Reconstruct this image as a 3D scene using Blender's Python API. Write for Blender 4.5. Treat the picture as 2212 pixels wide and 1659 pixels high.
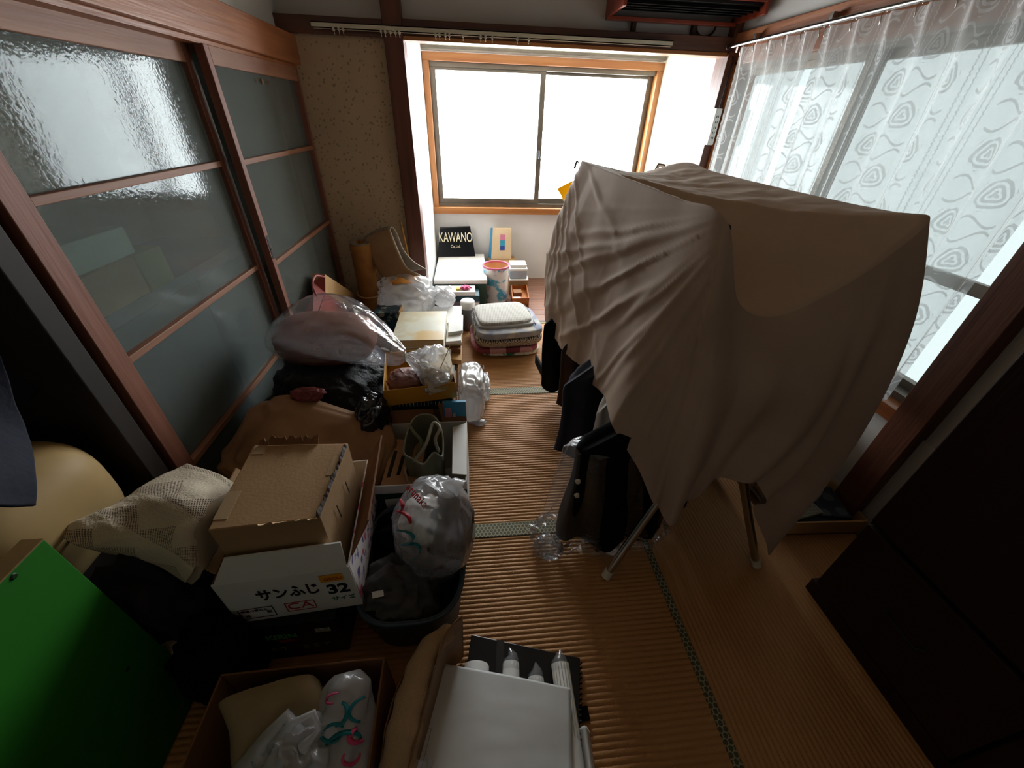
import bpy, math, random
from mathutils import Vector, Matrix, noise
for o in list(bpy.data.objects): bpy.data.objects.remove(o)
scene = bpy.context.scene
COL = scene.collection
PI = math.pi
V = Vector
# ------------------------------------------------------------------ camera
IW, IH, FPX = 2212.0, 1659.0, 837.0
CAMH = 1.32
_p, _y, _r = (math.radians(a) for a in (34.747, 6.538, 1.990))
FWD = V((math.sin(_y)*math.cos(_p), math.cos(_y)*math.cos(_p), -math.sin(_p)))
_rt = V((math.cos(_y), -math.sin(_y), 0)); _up = _rt.cross(FWD)
RT = _rt*math.cos(_r)+_up*math.sin(_r); UP = -_rt*math.sin(_r)+_up*math.cos(_r)
C0 = V((0, 0, CAMH))
cam = bpy.data.cameras.new('camera'); cam.sensor_fit = 'HORIZONTAL'; cam.sensor_width = 36; cam.lens = FPX/IW*36
cam.clip_start = .02
camo = bpy.data.objects.new('camera', cam); COL.objects.link(camo)
camo.matrix_world = Matrix(((RT.x, UP.x, -FWD.x, 0), (RT.y, UP.y, -FWD.y, 0), (RT.z, UP.z, -FWD.z, CAMH), (0, 0, 0, 1)))
scene.camera = camo
def ray(px, py): return RT*((px-IW/2)/FPX)-UP*((py-IH/2)/FPX)+FWD
def onX(px, py, x): d = ray(px, py); return C0+d*(x/d.x)
def onY(px, py, y): d = ray(px, py); return C0+d*(y/d.y)
def onZ(px, py, z): d = ray(px, py); return C0+d*((z-CAMH)/d.z)
# ------------------------------------------------------------------ sky and exposure
w = bpy.data.worlds.new('overcast sky'); scene.world = w; w.use_nodes = True
bg = w.node_tree.nodes['Background']; bg.inputs[0].default_value = (.965, .97, 1, 1); bg.inputs[1].default_value = 9.0
vs = scene.view_settings; vs.view_transform = 'Standard'; vs.look = 'None'; vs.gamma = 1; vs.use_curve_mapping = False
vs.exposure = 1.6
def portal(name, loc, rot, sx, sy):
    l = bpy.data.lights.new(name, 'AREA'); l.shape = 'RECTANGLE'; l.size = sx; l.size_y = sy; l.cycles.is_portal = True
    o = bpy.data.objects.new(name, l); COL.objects.link(o); o.location = loc; o.rotation_euler = rot
portal('alcove_window_portal', (.57, 3.80, 1.15), (PI/2, 0, PI), 1.72, .92)      # daylight through the alcove window
portal('curtained_window_portal', (1.66, 1.82, 1.05), (0, PI/2, 0), 1.12, 1.78)     # daylight through the curtained window
# fix facing: local -Z must look into the room
for o in COL.objects:
    if o.type == 'LIGHT':
        tgt = V((.57, 0, 1.15)) if o.location.y > 3 else V((0, 1.82, 1.05))
        o.rotation_euler = (tgt-o.location).to_track_quat('-Z', 'Y').to_euler()
        if o.location.x > 1: o.data.size, o.data.size_y = 1.78, 1.12
# ------------------------------------------------------------------ materials
def lin(h):
    h = h.lstrip('#'); r = []
    for i in (0, 2, 4):
        c = int(h[i:i+2], 16)/255; r.append(c/12.92 if c <= .04045 else ((c+.055)/1.055)**2.4)
    return (*r, 1)
class NT:
    def schlick(s, f0=.04, nrm=None):
        lw = s.n('LayerWeight', Blend=.5)
        if nrm is not None: s.l(nrm, lw.inputs['Normal'])
        return s.math('ADD', f0, s.math('MULTIPLY', s.math('POWER', lw.outputs['Facing'], 5), 1-f0))
    def __init__(s, name):
        s.m = bpy.data.materials.new(name); s.m.use_nodes = True; s.t = s.m.node_tree; s.t.nodes.clear()
        s.out = s.t.nodes.new('ShaderNodeOutputMaterial')
    def n(s, typ, **k):
        nd = s.t.nodes.new('ShaderNode'+typ)
        for a, b in k.items():
            if a.startswith('_'): nd.inputs[int(a[1:])].default_value = b
            elif a in nd.inputs: nd.inputs[a].default_value = b
            else: setattr(nd, a, b)
        return nd
    def l(s, a, b): s.t.links.new(a, b)
    def math(s, op, a, b=0.0, c=None):
        nd = s.n('Math', operation=op)
        for i, q in enumerate((a, b) if c is None else (a, b, c)):
            if isinstance(q, (int, float)): nd.inputs[i].default_value = q
            else: s.l(q, nd.inputs[i])
        return nd.outputs[0]
    def mix(s, f, a, b):
        nd = s.n('Mix', data_type='RGBA')
        for i, q in ((0, f), (6, a), (7, b)):
            if hasattr(q, 'links') or hasattr(q, 'is_linked'): s.l(q, nd.inputs[i])
            else: nd.inputs[i].default_value = q
        return nd.outputs[2]
    def coords(s, kind='Object', scale=(1, 1, 1)):
        tc = s.n('TexCoord'); mp = s.n('Mapping'); mp.inputs['Scale'].default_value = scale
        s.l(tc.outputs[kind], mp.inputs[0]); return mp.outputs[0]
def M(name, col, col2=None, rough=.6, scale=6, stretch=(1, 1, 1), bump=0, bscale=80, metal=0, spec=.4, detail=4, lo=.35, hi=.65, sheen=0, trans=0):
    t = NT(name); b = t.n('BsdfPrincipled'); b.inputs['Roughness'].default_value = rough; b.inputs['Metallic'].default_value = metal
    b.inputs['Specular IOR Level'].default_value = spec
    if sheen: b.inputs['Sheen Weight'].default_value = sheen
    c1 = lin(col); c2 = lin(col2) if col2 else (*[x*.8 for x in c1[:3]], 1)
    co = t.coords('Object', stretch)
    nz = t.n('TexNoise', Scale=scale, Detail=detail); t.l(co, nz.inputs['Vector'])
    mr = t.n('MapRange', _1=lo, _2=hi); t.l(nz.outputs[0], mr.inputs[0])
    t.l(t.mix(mr.outputs[0], c1, c2), b.inputs['Base Color'])
    if bump:
        n2 = t.n('TexNoise', Scale=bscale, Detail=3); t.l(co, n2.inputs['Vector'])
        bp = t.n('Bump', Strength=bump, Distance=.01); t.l(n2.outputs[0], bp.inputs['Height']); t.l(bp.outputs[0], b.inputs['Normal'])
    sh = b.outputs[0]
    if trans:
        tr = t.n('BsdfTranslucent', Color=c1); mx = t.n('MixShader', _0=trans); t.l(sh, mx.inputs[1]); t.l(tr.outputs[0], mx.inputs[2]); sh = mx.outputs[0]
    t.l(sh, t.out.inputs[0]); return t.m
def wood(name, c1, c2, axis=0, scale=1.0, rough=.45, spec=.4):
    st = [26*scale]*3; st[axis] = 1.6*scale
    return M(name, c1, c2, rough=rough, scale=1.0, stretch=tuple(st), bump=.12, bscale=3, lo=.3, hi=.7, spec=spec, detail=6)
def plastic(name, tint='FFFFFF', clear=.7, rough=.12, body='E8E8EA', mark=None, crumple=.5, cscale=18, f0=.07):
    """thin film: see-through, with a milky part and a glossy skin"""
    t = NT(name); tc = lin(tint)
    tr = t.n('BsdfTransparent', Color=tc); df = t.n('BsdfDiffuse', Color=lin(body)); tl = t.n('BsdfTranslucent', Color=lin(body))
    a = t.n('MixShader', _0=.45); t.l(df.outputs[0], a.inputs[1]); t.l(tl.outputs[0], a.inputs[2])
    b = t.n('MixShader', _0=1-clear); t.l(tr.outputs[0], b.inputs[1]); t.l(a.outputs[0], b.inputs[2])
    g = t.n('BsdfGlossy', Roughness=rough)
    co = t.coords('Object'); nz = t.n('TexNoise', Scale=cscale, Detail=4, Distortion=.6); t.l(co, nz.inputs['Vector'])
    bp = t.n('Bump', Strength=crumple, Distance=.012); t.l(nz.outputs[0], bp.inputs['Height'])
    t.l(bp.outputs[0], g.inputs['Normal'])
    c = t.n('MixShader'); t.l(t.schlick(f0, bp.outputs[0]), c.inputs[0]); t.l(b.outputs[0], c.inputs[1]); t.l(g.outputs[0], c.inputs[2])
    t.l(c.outputs[0], t.out.inputs[0]); return t.m
def door_glass():
    t = NT('pebbled door glass'); co = t.coords('Object')
    vo = t.n('TexNoise', Scale=95, Detail=1.5, Distortion=.3); t.l(co, vo.inputs['Vector'])
    bp = t.n('Bump', Strength=.075, Distance=.004); t.l(vo.outputs[0], bp.inputs['Height'])
    rf = t.n('BsdfRefraction', Color=(.70, .80, .78, 1), Roughness=.22, IOR=1.02); t.l(bp.outputs[0], rf.inputs['Normal'])
    df = t.n('BsdfDiffuse', Color=(.27, .29, .28, 1)); mx = t.n('MixShader', _0=.30); t.l(rf.outputs[0], mx.inputs[1]); t.l(df.outputs[0], mx.inputs[2])
    gl = t.n('BsdfGlossy', Roughness=.035); t.l(bp.outputs[0], gl.inputs['Normal'])
    m2 = t.n('MixShader'); t.l(t.schlick(.012), m2.inputs[0]); t.l(mx.outputs[0], m2.inputs[1]); t.l(gl.outputs[0], m2.inputs[2])
    t.l(m2.outputs[0], t.out.inputs[0]); return t.m
def clear_glass(nm='window glass', c=(.94, .97, .97, 1)):
    t = NT(nm); a = t.n('BsdfTransparent', Color=c); g = t.n('BsdfGlossy', Roughness=.05)
    m = t.n('MixShader'); t.l(t.schlick(.04), m.inputs[0]); t.l(a.outputs[0], m.inputs[1]); t.l(g.outputs[0], m.inputs[2]); t.l(m.outputs[0], t.out.inputs[0]); return t.m
def lace_curtain():
    t = NT('lace curtain'); uv = t.n('TexCoord').outputs['UV']; sx = t.n('SeparateXYZ'); t.l(uv, sx.inputs[0])
    u, v = sx.outputs[0], sx.outputs[1]
    col = t.math('FLOOR', t.math('DIVIDE', u, .15))
    v2 = t.math('ADD', v, t.math('MULTIPLY', col, .09))
    a = t.math('SUBTRACT', t.math('FRACT', t.math('DIVIDE', u, .15)), .5)
    b = t.math('SUBTRACT', t.math('FRACT', t.math('DIVIDE', v2, .18)), .5)
    b = t.math('MULTIPLY', b, 1.2)
    r = t.math('SQRT', t.math('ADD', t.math('MULTIPLY', a, a), t.math('MULTIPLY', b, b)))
    an = t.math('ARCTAN2', b, a)
    R = t.math('ADD', .27, t.math('MULTIPLY', t.math('SINE', t.math('MULTIPLY', an, 6)), .03))
    inside = t.math('LESS_THAN', r, R)
    ring = t.math('GREATER_THAN', t.math('SINE', t.math('ADD', t.math('MULTIPLY', r, 62), t.math('MULTIPLY', t.math('SINE', t.math('MULTIPLY', an, 3)), 1.4))), -.2)
    rose = t.math('MULTIPLY', inside, ring)
    st = t.math('LESS_THAN', t.math('ABSOLUTE', t.math('SUBTRACT', t.math('ABSOLUTE', a), t.math('ADD', .44, t.math('MULTIPLY', t.math('SINE', t.math('MULTIPLY', v, 500)), .012)))), .012)
    leaf = t.math('MULTIPLY', t.math('LESS_THAN', t.math('ABSOLUTE', t.math('SUBTRACT', t.math('ABSOLUTE', b), t.math('ADD', .46, t.math('MULTIPLY', t.math('SINE', t.math('MULTIPLY', a, 9)), .1)))), .025), t.math('LESS_THAN', t.math('ABSOLUTE', a), .3))
    pat = t.math('MINIMUM', t.math('ADD', t.math('ADD', rose, leaf), st), 1)
    hd = t.math('GREATER_THAN', v, 1.015)
    op = t.math('ADD', t.math('ADD', .45, t.math('MULTIPLY', pat, .30)), t.math('MULTIPLY', hd, .12))
    tr = t.n('BsdfTransparent'); df = t.n('BsdfDiffuse', Color=(.74, .74, .73, 1)); tl = t.n('BsdfTranslucent', Color=(.74, .75, .75, 1))
    m1 = t.n('MixShader', _0=.5); t.l(df.outputs[0], m1.inputs[1]); t.l(tl.outputs[0], m1.inputs[2])
    m2 = t.n('MixShader'); t.l(op, m2.inputs[0]); t.l(tr.outputs[0], m2.inputs[1]); t.l(m1.outputs[0], m2.inputs[2]); t.l(m2.outputs[0], t.out.inputs[0]); return t.m
def hex_border():
    """honeycomb weave of the mat edging"""
    t = NT('mat edging honeycomb'); co = t.coords('Object'); s = t.n('SeparateXYZ'); t.l(co, s.inputs[0]); S = .0145
    def cell(off):
        x = t.math('SUBTRACT', t.math('FRACT', t.math('ADD', t.math('DIVIDE', s.outputs[0], S), off)), .5)
        y = t.math('SUBTRACT', t.math('FRACT', t.math('ADD', t.math('DIVIDE', s.outputs[1], S*1.732), off)), .5)
        x = t.math('ABSOLUTE', x); y = t.math('MULTIPLY', t.math('ABSOLUTE', y), 1.732)
        return t.math('MAXIMUM', x, t.math('ADD', t.math('MULTIPLY', x, .5), t.math('MULTIPLY', y, .866)))
    d = t.math('MINIMUM', cell(0), cell(.5)); k = t.math('GREATER_THAN', d, .40)
    b = t.n('BsdfPrincipled', Roughness=.7); t.l(t.mix(k, lin('4A4A34'), lin('A39A78')), b.inputs['Base Color']); t.l(b.outputs[0], t.out.inputs[0]); return t.m
def wallpaper():
    t = NT('leaf print wallpaper'); co = t.coords('Object', (1, 1, 1))
    vo = t.n('TexVoronoi', Scale=42, Randomness=1.0); t.l(co, vo.inputs['Vector'])
    nz = t.n('TexNoise', Scale=60, Detail=2); t.l(co, nz.inputs['Vector'])
    d = t.math('ADD', vo.outputs['Distance'], t.math('MULTIPLY', nz.outputs[0], .55))
    k = t.math('LESS_THAN', d, .50)
    n2 = t.n('TexNoise', Scale=3, Detail=3); t.l(co, n2.inputs['Vector'])
    base = t.mix(n2.outputs[0], lin('C2AA8C'), lin('AC9478'))
    b = t.n('BsdfPrincipled', Roughness=.8); t.l(t.mix(k, base, lin('8E8066')), b.inputs['Base Color']); t.l(b.outputs[0], t.out.inputs[0]); return t.m
def printed(name, base, bands, rough=.6, axis=0, freq=40, thr=.0, bump=.0):
    """woven two-tone fabric: checks / stars by sine products"""
    t = NT(name); co = t.coords('Object'); s = t.n('SeparateXYZ'); t.l(co, s.inputs[0])
    a = t.math('SINE', t.math('MULTIPLY', s.outputs[0], freq)); c = t.math('SINE', t.math('MULTIPLY', s.outputs[1], freq)); z = t.math('SINE', t.math('MULTIPLY', s.outputs[2], freq))
    k = t.math('GREATER_THAN', t.math('ADD', t.math('ADD', t.math('MULTIPLY', a, c), t.math('MULTIPLY', c, z)), t.math('MULTIPLY', z, a)), thr)
    b = t.n('BsdfPrincipled', Roughness=.85); t.l(t.mix(k, lin(base), lin(bands)), b.inputs['Base Color']); t.l(b.outputs[0], t.out.inputs[0]); return t.m
def blotch(name, cols, scale=8, rough=.5, edges=(.42, .56), bg_alpha=None):
    """soft printed blotches: two colours over a base"""
    t = NT(name); co = t.coords('Object')
    n1 = t.n('TexNoise', Scale=scale, Detail=3); t.l(co, n1.inputs['Vector'])
    mp = t.n('Mapping'); mp.inputs['Location'].default_value = (3, 7, 1); t.l(co, mp.inputs[0])
    n2 = t.n('TexNoise', Scale=scale*1.3, Detail=3); t.l(mp.outputs[0], n2.inputs['Vector'])
    k1 = t.n('MapRange', _1=edges[1]-.02, _2=edges[1]+.05); t.l(n1.outputs[0], k1.inputs[0]); k2 = t.n('MapRange', _1=edges[1]-.02, _2=edges[1]+.05); t.l(n2.outputs[0], k2.inputs[0])
    c = t.mix(k2.outputs[0], t.mix(k1.outputs[0], lin(cols[0]), lin(cols[1])), lin(cols[2]))
    b = t.n('BsdfPrincipled', Roughness=rough); t.l(c, b.inputs['Base Color']); t.l(b.outputs[0], t.out.inputs[0]); return t.m
def barcode(name='barcode print'):
    t = NT(name); co = t.coords('Generated', (1, 1, 1)); s = t.n('SeparateXYZ'); t.l(co, s.inputs[0])
    x = t.math('MULTIPLY', s.outputs[0], 60.0)
    k = t.math('GREATER_THAN', t.math('ADD', t.math('SINE', x), t.math('SINE', t.math('MULTIPLY', x, 1.73))), .2)
    b = t.n('BsdfPrincipled', Roughness=.6); t.l(t.mix(k, (.75, .75, .72, 1), (.03, .03, .03, 1)), b.inputs['Base Color']); t.l(b.outputs[0], t.out.inputs[0]); return t.m

m = {}
m['tatami'] = M('aged straw matting', 'BE8A56', 'AC7844', rough=.55, scale=3, bump=.25, bscale=260, lo=.3, hi=.7)
m['edging'] = hex_border()
m['plaster'] = M('grey plaster', 'C2BEB9', 'B8B4AF', rough=.9, scale=2, bump=.08, bscale=200)
m['cream_wall'] = M('cream wall lining', 'D8D3C4', 'CFC9B8', rough=.85, scale=2)
m['white_wall'] = M('white wall lining', 'DAD7D4', 'CECBC9', rough=.85, scale=2)
m['dark_wall'] = M('dark brown boarding', '2A201A', '1E1713', rough=.7, scale=3)
m['ceil'] = M('ceiling boards', 'BEA98A', 'B09A7A', rough=.8, scale=3)
m['post'] = wood('aged red-brown post timber', '6A3E2C', '4E2B1E', 2)
m['beamX'] = wood('aged red-brown beam timber', '6A4234', '4A2C20', 0)
m['beamY'] = wood('worn orange door head timber', 'A0643C', '7C4526', 1)
m['door_wood'] = wood('faded reddish door timber', '8A5846', '70432F', 2, rough=.6)
m['door_woodY'] = wood('faded reddish rail timber', '96694F', '7A4E38', 1, rough=.6)
m['sill'] = wood('varnished orange window timber', 'A8713F', '8A5228', 0, rough=.35)
m['sillZ'] = wood('varnished orange jamb timber', 'A8713F', '8A5228', 2, rough=.35)
m['sillY'] = wood('varnished sill timber', '9A5E36', '7C4524', 1, rough=.35)
m['alu'] = M('bronze aluminium sash', '6E665C', '5E574E', rough=.4, metal=.6)
m['steel'] = M('stainless steel tube', 'B8B6B0', 'A8A6A0', rough=.25, metal=1)
m['plank'] = wood('brown alcove floorboard', '8A6452', '6E4A3A', 0, rough=.4)
m['glass'] = clear_glass(); m['glass2'] = clear_glass('obscured window glass', (.185, .20, .197, 1)); m['dglass'] = door_glass(); m['lace'] = lace_curtain(); m['paper'] = wallpaper()
m['white_pl'] = M('aged white plastic', 'CFC9B4', 'BDB69E', rough=.5)
m['cover'] = M('beige dust sheet cotton', 'B39C8A', 'A8917E', rough=.85, scale=4, bump=.05, bscale=300, sheen=.0, trans=.05)
m['black'] = M('black wool', '08070A', '060607', rough=.9, spec=.1, bump=.2, bscale=90)
m['navy'] = M('navy cloth', '1E2233', '161927', rough=.85, bump=.2, bscale=60)
m['brown_cl'] = M('dark brown cloth', '4A3224', '33221A', rough=.85)
m['white_cl'] = M('white cotton', 'D8D6D2', 'C8C5C0', rough=.85)
m['film'] = plastic('clear film', clear=.965, rough=.16, crumple=.6, cscale=26)
m['film_bag'] = plastic('crumpled clear polythene', clear=.90, rough=.10, crumple=1.6, cscale=11, body='DADCE2', f0=.085)
m['milky'] = plastic('milky shopping bag plastic', clear=.30, rough=.22, crumple=.7, cscale=22, body='E2E2E4')
m['milky2'] = plastic('thin milky bag plastic', clear=.66, rough=.2, crumple=.8, cscale=24, body='DDDDE0')
m['card'] = M('tan corrugated cardboard', 'A5835C', '987650', rough=.8, scale=5, bump=.06, bscale=120)
m['card2'] = M('brown corrugated cardboard', '7E5636', '70492C', rough=.8, scale=5)
m['cardw'] = M('white coated cardboard', 'E0DED9', 'D6D3CC', rough=.6, scale=3)
m['kraft'] = M('kraft paper', 'C09A6C', 'AF8858', rough=.8, scale=4, bump=.2, bscale=20)
m['yellow'] = M('mustard cardboard', 'C08A22', 'B47C18', rough=.55, scale=3)
m['ink'] = M('black ink', '101010', '0C0C0C', rough=.6); m['red'] = M('red ink', 'B8202C', 'AA1A26', rough=.6)
m['green_ink'] = M('green ink', '2F7A4A', '266A3E', rough=.6); m['teal'] = M('teal ink', '0F7C86', '0C6E78', rough=.5); m['pink'] = M('pink ink', 'D4507C', 'C8446F', rough=.5)
m['orange'] = M('orange sticker', 'E0A020', 'D89418', rough=.5); m['white'] = M('white paper', 'E4E2DE', 'D8D6D2', rough=.7); m['gold'] = M('pale gold foil', 'E8DEC0', 'DDD2B0', rough=.35, metal=.2)
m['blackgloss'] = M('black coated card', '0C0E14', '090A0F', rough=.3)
m['green'] = M('green paint', '1F7014', '1B6610', rough=.6, scale=3)
m['ply'] = M('pale plywood edge', '8A6E40', '7C6238', rough=.7, scale=20)
m['cream'] = M('cream moulded casing', 'B89C6C', 'AA8C5A', rough=.6, scale=4)
m['brownvel'] = M('brown quilted cushion cloth', '6E3E2E', '5E3224', rough=.85, scale=6)
m['tancush'] = M('tan stained cushion cloth', '94704E', '6E4C32', rough=.75, scale=5, lo=.4, hi=.75)
m['olive'] = M('grey olive canvas', '6E6E58', '62624C', rough=.85)
m['bluecase'] = M('slate blue plastic', '3E4E5C', '364450', rough=.5); m['sky'] = M('sky blue card', '3F92BC', '3786AE', rough=.5)
m['matbrown'] = M('ochre carpet backing', 'A8743A', '94622E', rough=.85, scale=12); m['matgrey'] = M('pale grey felt', '9E9488', '90867A', rough=.9, scale=14)
m['pages'] = M('book page edges', 'D8CDB0', 'C0B28E', rough=.8, stretch=(1, 1, 60), scale=6)
m['purple'] = M('dark plum cloth', '1C161C', '141016', rough=.9, bump=.3, bscale=40)
m['cab'] = wood('near black lacquered wood', '2E1A12', '20110C', 2, rough=.5, spec=.3)
m['grey_cl'] = M('dark grey cloth', '4A4846', '383634', rough=.9, bump=.2, bscale=60)
m['dark_in'] = M('dark grille', '0E0E0F', '0A0A0B', rough=.6)
m['acwood'] = wood('red stained casing timber', '9A4630', '7C3220', 0, rough=.35)

# ------------------------------------------------------------------ mesh helpers
class MB:
    def __init__(s): s.v = []; s.f = []; s.uv = {}; s.sm = []
    def add(s, vs_, fs, smooth=False, uvs=None):
        b = len(s.v); s.v += [V(q) for q in vs_]
        for i, f in enumerate(fs):
            s.f.append([b+k for k in f]); s.sm.append(smooth)
            if uvs: s.uv[len(s.f)-1] = [uvs[k] for k in f]
        return s
    def obox(s, o, a, b, c):
        o, a, b, c = V(o), V(a), V(b), V(c)
        p = [o, o+a, o+a+b, o+b, o+c, o+a+c, o+a+b+c, o+b+c]
        fl = (a.cross(b)).dot(c) < 0
        f = [(0, 3, 2, 1), (4, 5, 6, 7), (0, 1, 5, 4), (1, 2, 6, 5), (2, 3, 7, 6), (3, 0, 4, 7)]
        return s.add(p, [tuple(reversed(q)) for q in f] if fl else f)
    def box(s, x0, x1, y0, y1, z0, z1): return s.obox((x0, y0, z0), (x1-x0, 0, 0), (0, y1-y0, 0), (0, 0, z1-z0))
    def grid(s, fn, nu, nv, closeu=False, closev=False, smooth=True, uvf=None):
        mu = nu if closeu else nu+1; mv = nv if closev else nv+1
        vs_ = [fn(i/nu, j/nv) for i in range(mu) for j in range(mv)]
        uvs = [uvf(i/nu, j/nv) for i in range(mu) for j in range(mv)] if uvf else None
        fs = [(i*mv+j, ((i+1) % mu)*mv+j, ((i+1) % mu)*mv+(j+1) % mv, i*mv+(j+1) % mv) for i in range(nu) for j in range(nv)]
        return s.add(vs_, fs, smooth, uvs)
    def tube(s, pts, r, n=10, caps=True):
        pts = [V(p) for p in pts]; rs = r if isinstance(r, (list, tuple)) else [r]*len(pts)
        up = None; rings = []
        for i, p in enumerate(pts):
            d = (pts[min(i+1, len(pts)-1)]-pts[max(i-1, 0)]).normalized()
            if up is None: up = d.orthogonal().normalized()
            up = (up-d*up.dot(d)); up = up.normalized() if up.length > 1e-6 else d.orthogonal().normalized()
            sd = d.cross(up); rings.append([p+(up*math.cos(2*PI*k/n)+sd*math.sin(2*PI*k/n))*rs[i] for k in range(n)])
        vs_ = [q for rg in rings for q in rg]
        fs = [(i*n+k, i*n+(k+1) % n, (i+1)*n+(k+1) % n, (i+1)*n+k) for i in range(len(pts)-1) for k in range(n)]
        s.add(vs_, fs, True)
        if caps: s.add(rings[0], [tuple(range(n))][::-1]); s.add(rings[-1], [tuple(range(n))])
        return s
    def lathe(s, prof, c, n=32, ax=None):
        c = V(c); return s.grid(lambda u, v: c+V((math.cos(2*PI*u)*prof_at(prof, v)[0], math.sin(2*PI*u)*prof_at(prof, v)[0], prof_at(prof, v)[1])), n, len(prof)-1, closeu=True)
    def prism(s, pts, thick):
        """polygon of 3D points extruded by vector"""
        n = len(pts); pts = [V(p) for p in pts]; t = V(thick)
        s.add(pts+[p+t for p in pts], [tuple(range(n))[::-1], tuple(range(n, 2*n))]+[(i, (i+1) % n, n+(i+1) % n, n+i) for i in range(n)]); return s
    def build(s, name, mat, parent=None, base=None, mods=(), recalc=True):
        me = bpy.data.meshes.new(name)
        if parent is None:
            if base is None:
                xs = [q.x for q in s.v]; ys = [q.y for q in s.v]; base = V(((min(xs)+max(xs))/2, (min(ys)+max(ys))/2, min(q.z for q in s.v)))
            off = V(base)
        else:
            r = parent
            while r.parent: r = r.parent
            off = r.location.copy()
        me.from_pydata([q-off for q in s.v], [], s.f)
        me.polygons.foreach_set('use_smooth', s.sm)
        if s.uv:
            ul = me.uv_layers.new(name='UVMap')
            for fi, us in s.uv.items():
                for k, li in enumerate(me.polygons[fi].loop_indices): ul.data[li].uv = us[k]
        me.materials.append(m[mat] if isinstance(mat, str) else mat)
        if recalc:
            import bmesh
            bm = bmesh.new(); bm.from_mesh(me); bmesh.ops.recalc_face_normals(bm, faces=bm.faces); bm.to_mesh(me); bm.free()
        o = bpy.data.objects.new(name, me); COL.objects.link(o)
        if parent is None: o.location = off
        else: o.parent = parent
        for k in mods:
            if k[0] == 'bevel': md = o.modifiers.new('bevel', 'BEVEL'); md.width = k[1]; md.segments = 2; md.limit_method = 'ANGLE'
            if k[0] == 'solid': md = o.modifiers.new('thickness', 'SOLIDIFY'); md.thickness = k[1]; md.offset = 0
            if k[0] == 'sub': md = o.modifiers.new('smooth', 'SUBSURF'); md.levels = md.render_levels = k[1]
        return o
def prof_at(prof, v): return prof[min(len(prof)-1, int(round(v*(len(prof)-1))))]
BV = (('bevel', .002),)
def tag(o, label=None, cat=None, group=None, kind=None):
    if label: o['label'] = label
    if cat: o['category'] = cat
    if group: o['group'] = group
    if kind: o['kind'] = kind
    return o
def thing(name, label, cat, loc, group=None):
    o = bpy.data.objects.new(name, None); COL.objects.link(o); o.location = loc; o.empty_display_size = .05
    return tag(o, label, cat, group)
def struct(name, loc=(0, 0, 0)):
    o = bpy.data.objects.new(name, None); COL.objects.link(o); o.location = loc; o['kind'] = 'structure'; return o
def sbox(name, mat, *a, parent=None, bev=.003):
    o = MB().box(*a).build(name, mat, parent, mods=(('bevel', bev),) if bev else ())
    if not parent: o['kind'] = 'structure'
    return o
def frame(o, x, y):
    """matrix with right x, up y, origin o"""
    x = V(x).normalized(); y = V(y); y = (y-x*y.dot(x)).normalized(); z = x.cross(y)
    return Matrix(((x.x, y.x, z.x, o[0]), (x.y, y.y, z.y, o[1]), (x.z, y.z, z.z, o[2]), (0, 0, 0, 1)))
def text(body, size, mat, mx, parent, name='lettering', ext=.0004, sx=1.0, align='CENTER', bold=0, space=1.0):
    cu = bpy.data.curves.new('t', 'FONT'); cu.body = body; cu.size = size; cu.extrude = ext; cu.align_x = align; cu.align_y = 'CENTER'; cu.offset = bold; cu.space_character = space
    t = bpy.data.objects.new('t', cu); COL.objects.link(t)
    bpy.context.view_layer.update()
    me = t.to_mesh(); b = MB(); b.add([mx @ V((q.co.x*sx, q.co.y, q.co.z)) for q in me.vertices], [tuple(p.vertices) for p in me.polygons])
    t.to_mesh_clear(); bpy.data.objects.remove(t); bpy.data.curves.remove(cu)
    return b.build(name, mat, parent, recalc=False) if b.v else None
def fbm(p, s, o=3):
    return noise.fractal(V(p)*s, 1.0, 2.0, o)
def ridge(p, s): return 1-abs(noise.noise(V(p)*s))*2
def blob(c, r, seed=0, amp=.12, fr=3.0, sq=1.0, nu=64, nv=40, zmin=None, rot=0, tilt=(0, 0), crease=.0, cf=6.0):
    """closed lumpy body: superellipsoid with folds"""
    c = V(c); so = V((seed*7.13, seed*3.7, seed*1.9)); R = Matrix.Rotation(rot, 3, 'Z') @ Matrix.Rotation(tilt[0], 3, 'X') @ Matrix.Rotation(tilt[1], 3, 'Y')
    def sp(a): return math.copysign(abs(a)**sq, a)
    def fn(u, v):
        th = 2*PI*u; ph = PI*(v-.5)
        d = V((sp(math.cos(ph))*sp(math.cos(th)), sp(math.cos(ph))*sp(math.sin(th)), sp(math.sin(ph))))
        q = V((math.cos(ph)*math.cos(th), math.cos(ph)*math.sin(th), math.sin(ph)))
        k = 1+amp*fbm(q+so, fr/2)+crease*(ridge(q+so, cf)-.5)
        p = c+R @ V((d.x*r[0]*k, d.y*r[1]*k, d.z*r[2]*k))
        if zmin is not None and p.z < zmin: p.z = zmin
        return p
    return MB().grid(fn, nu, nv, closeu=True)
def cr(p0, p1, p2, p3, t):
    return .5*((2*p1)+(p2-p0)*t+(2*p0-5*p1+4*p2-p3)*t*t+(3*p1-p0-3*p2+p3)*t**3)
def crp(ps, x, periodic=False):
    n = len(ps)
    if periodic:
        i = int(math.floor(x*n)); t = x*n-i; return cr(ps[(i-1) % n], ps[i % n], ps[(i+1) % n], ps[(i+2) % n], t)
    y = x*(n-1); i = min(n-2, int(y)); t = y-i
    return cr(ps[max(i-1, 0)], ps[i], ps[i+1], ps[min(i+2, n-1)], t)
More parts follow.
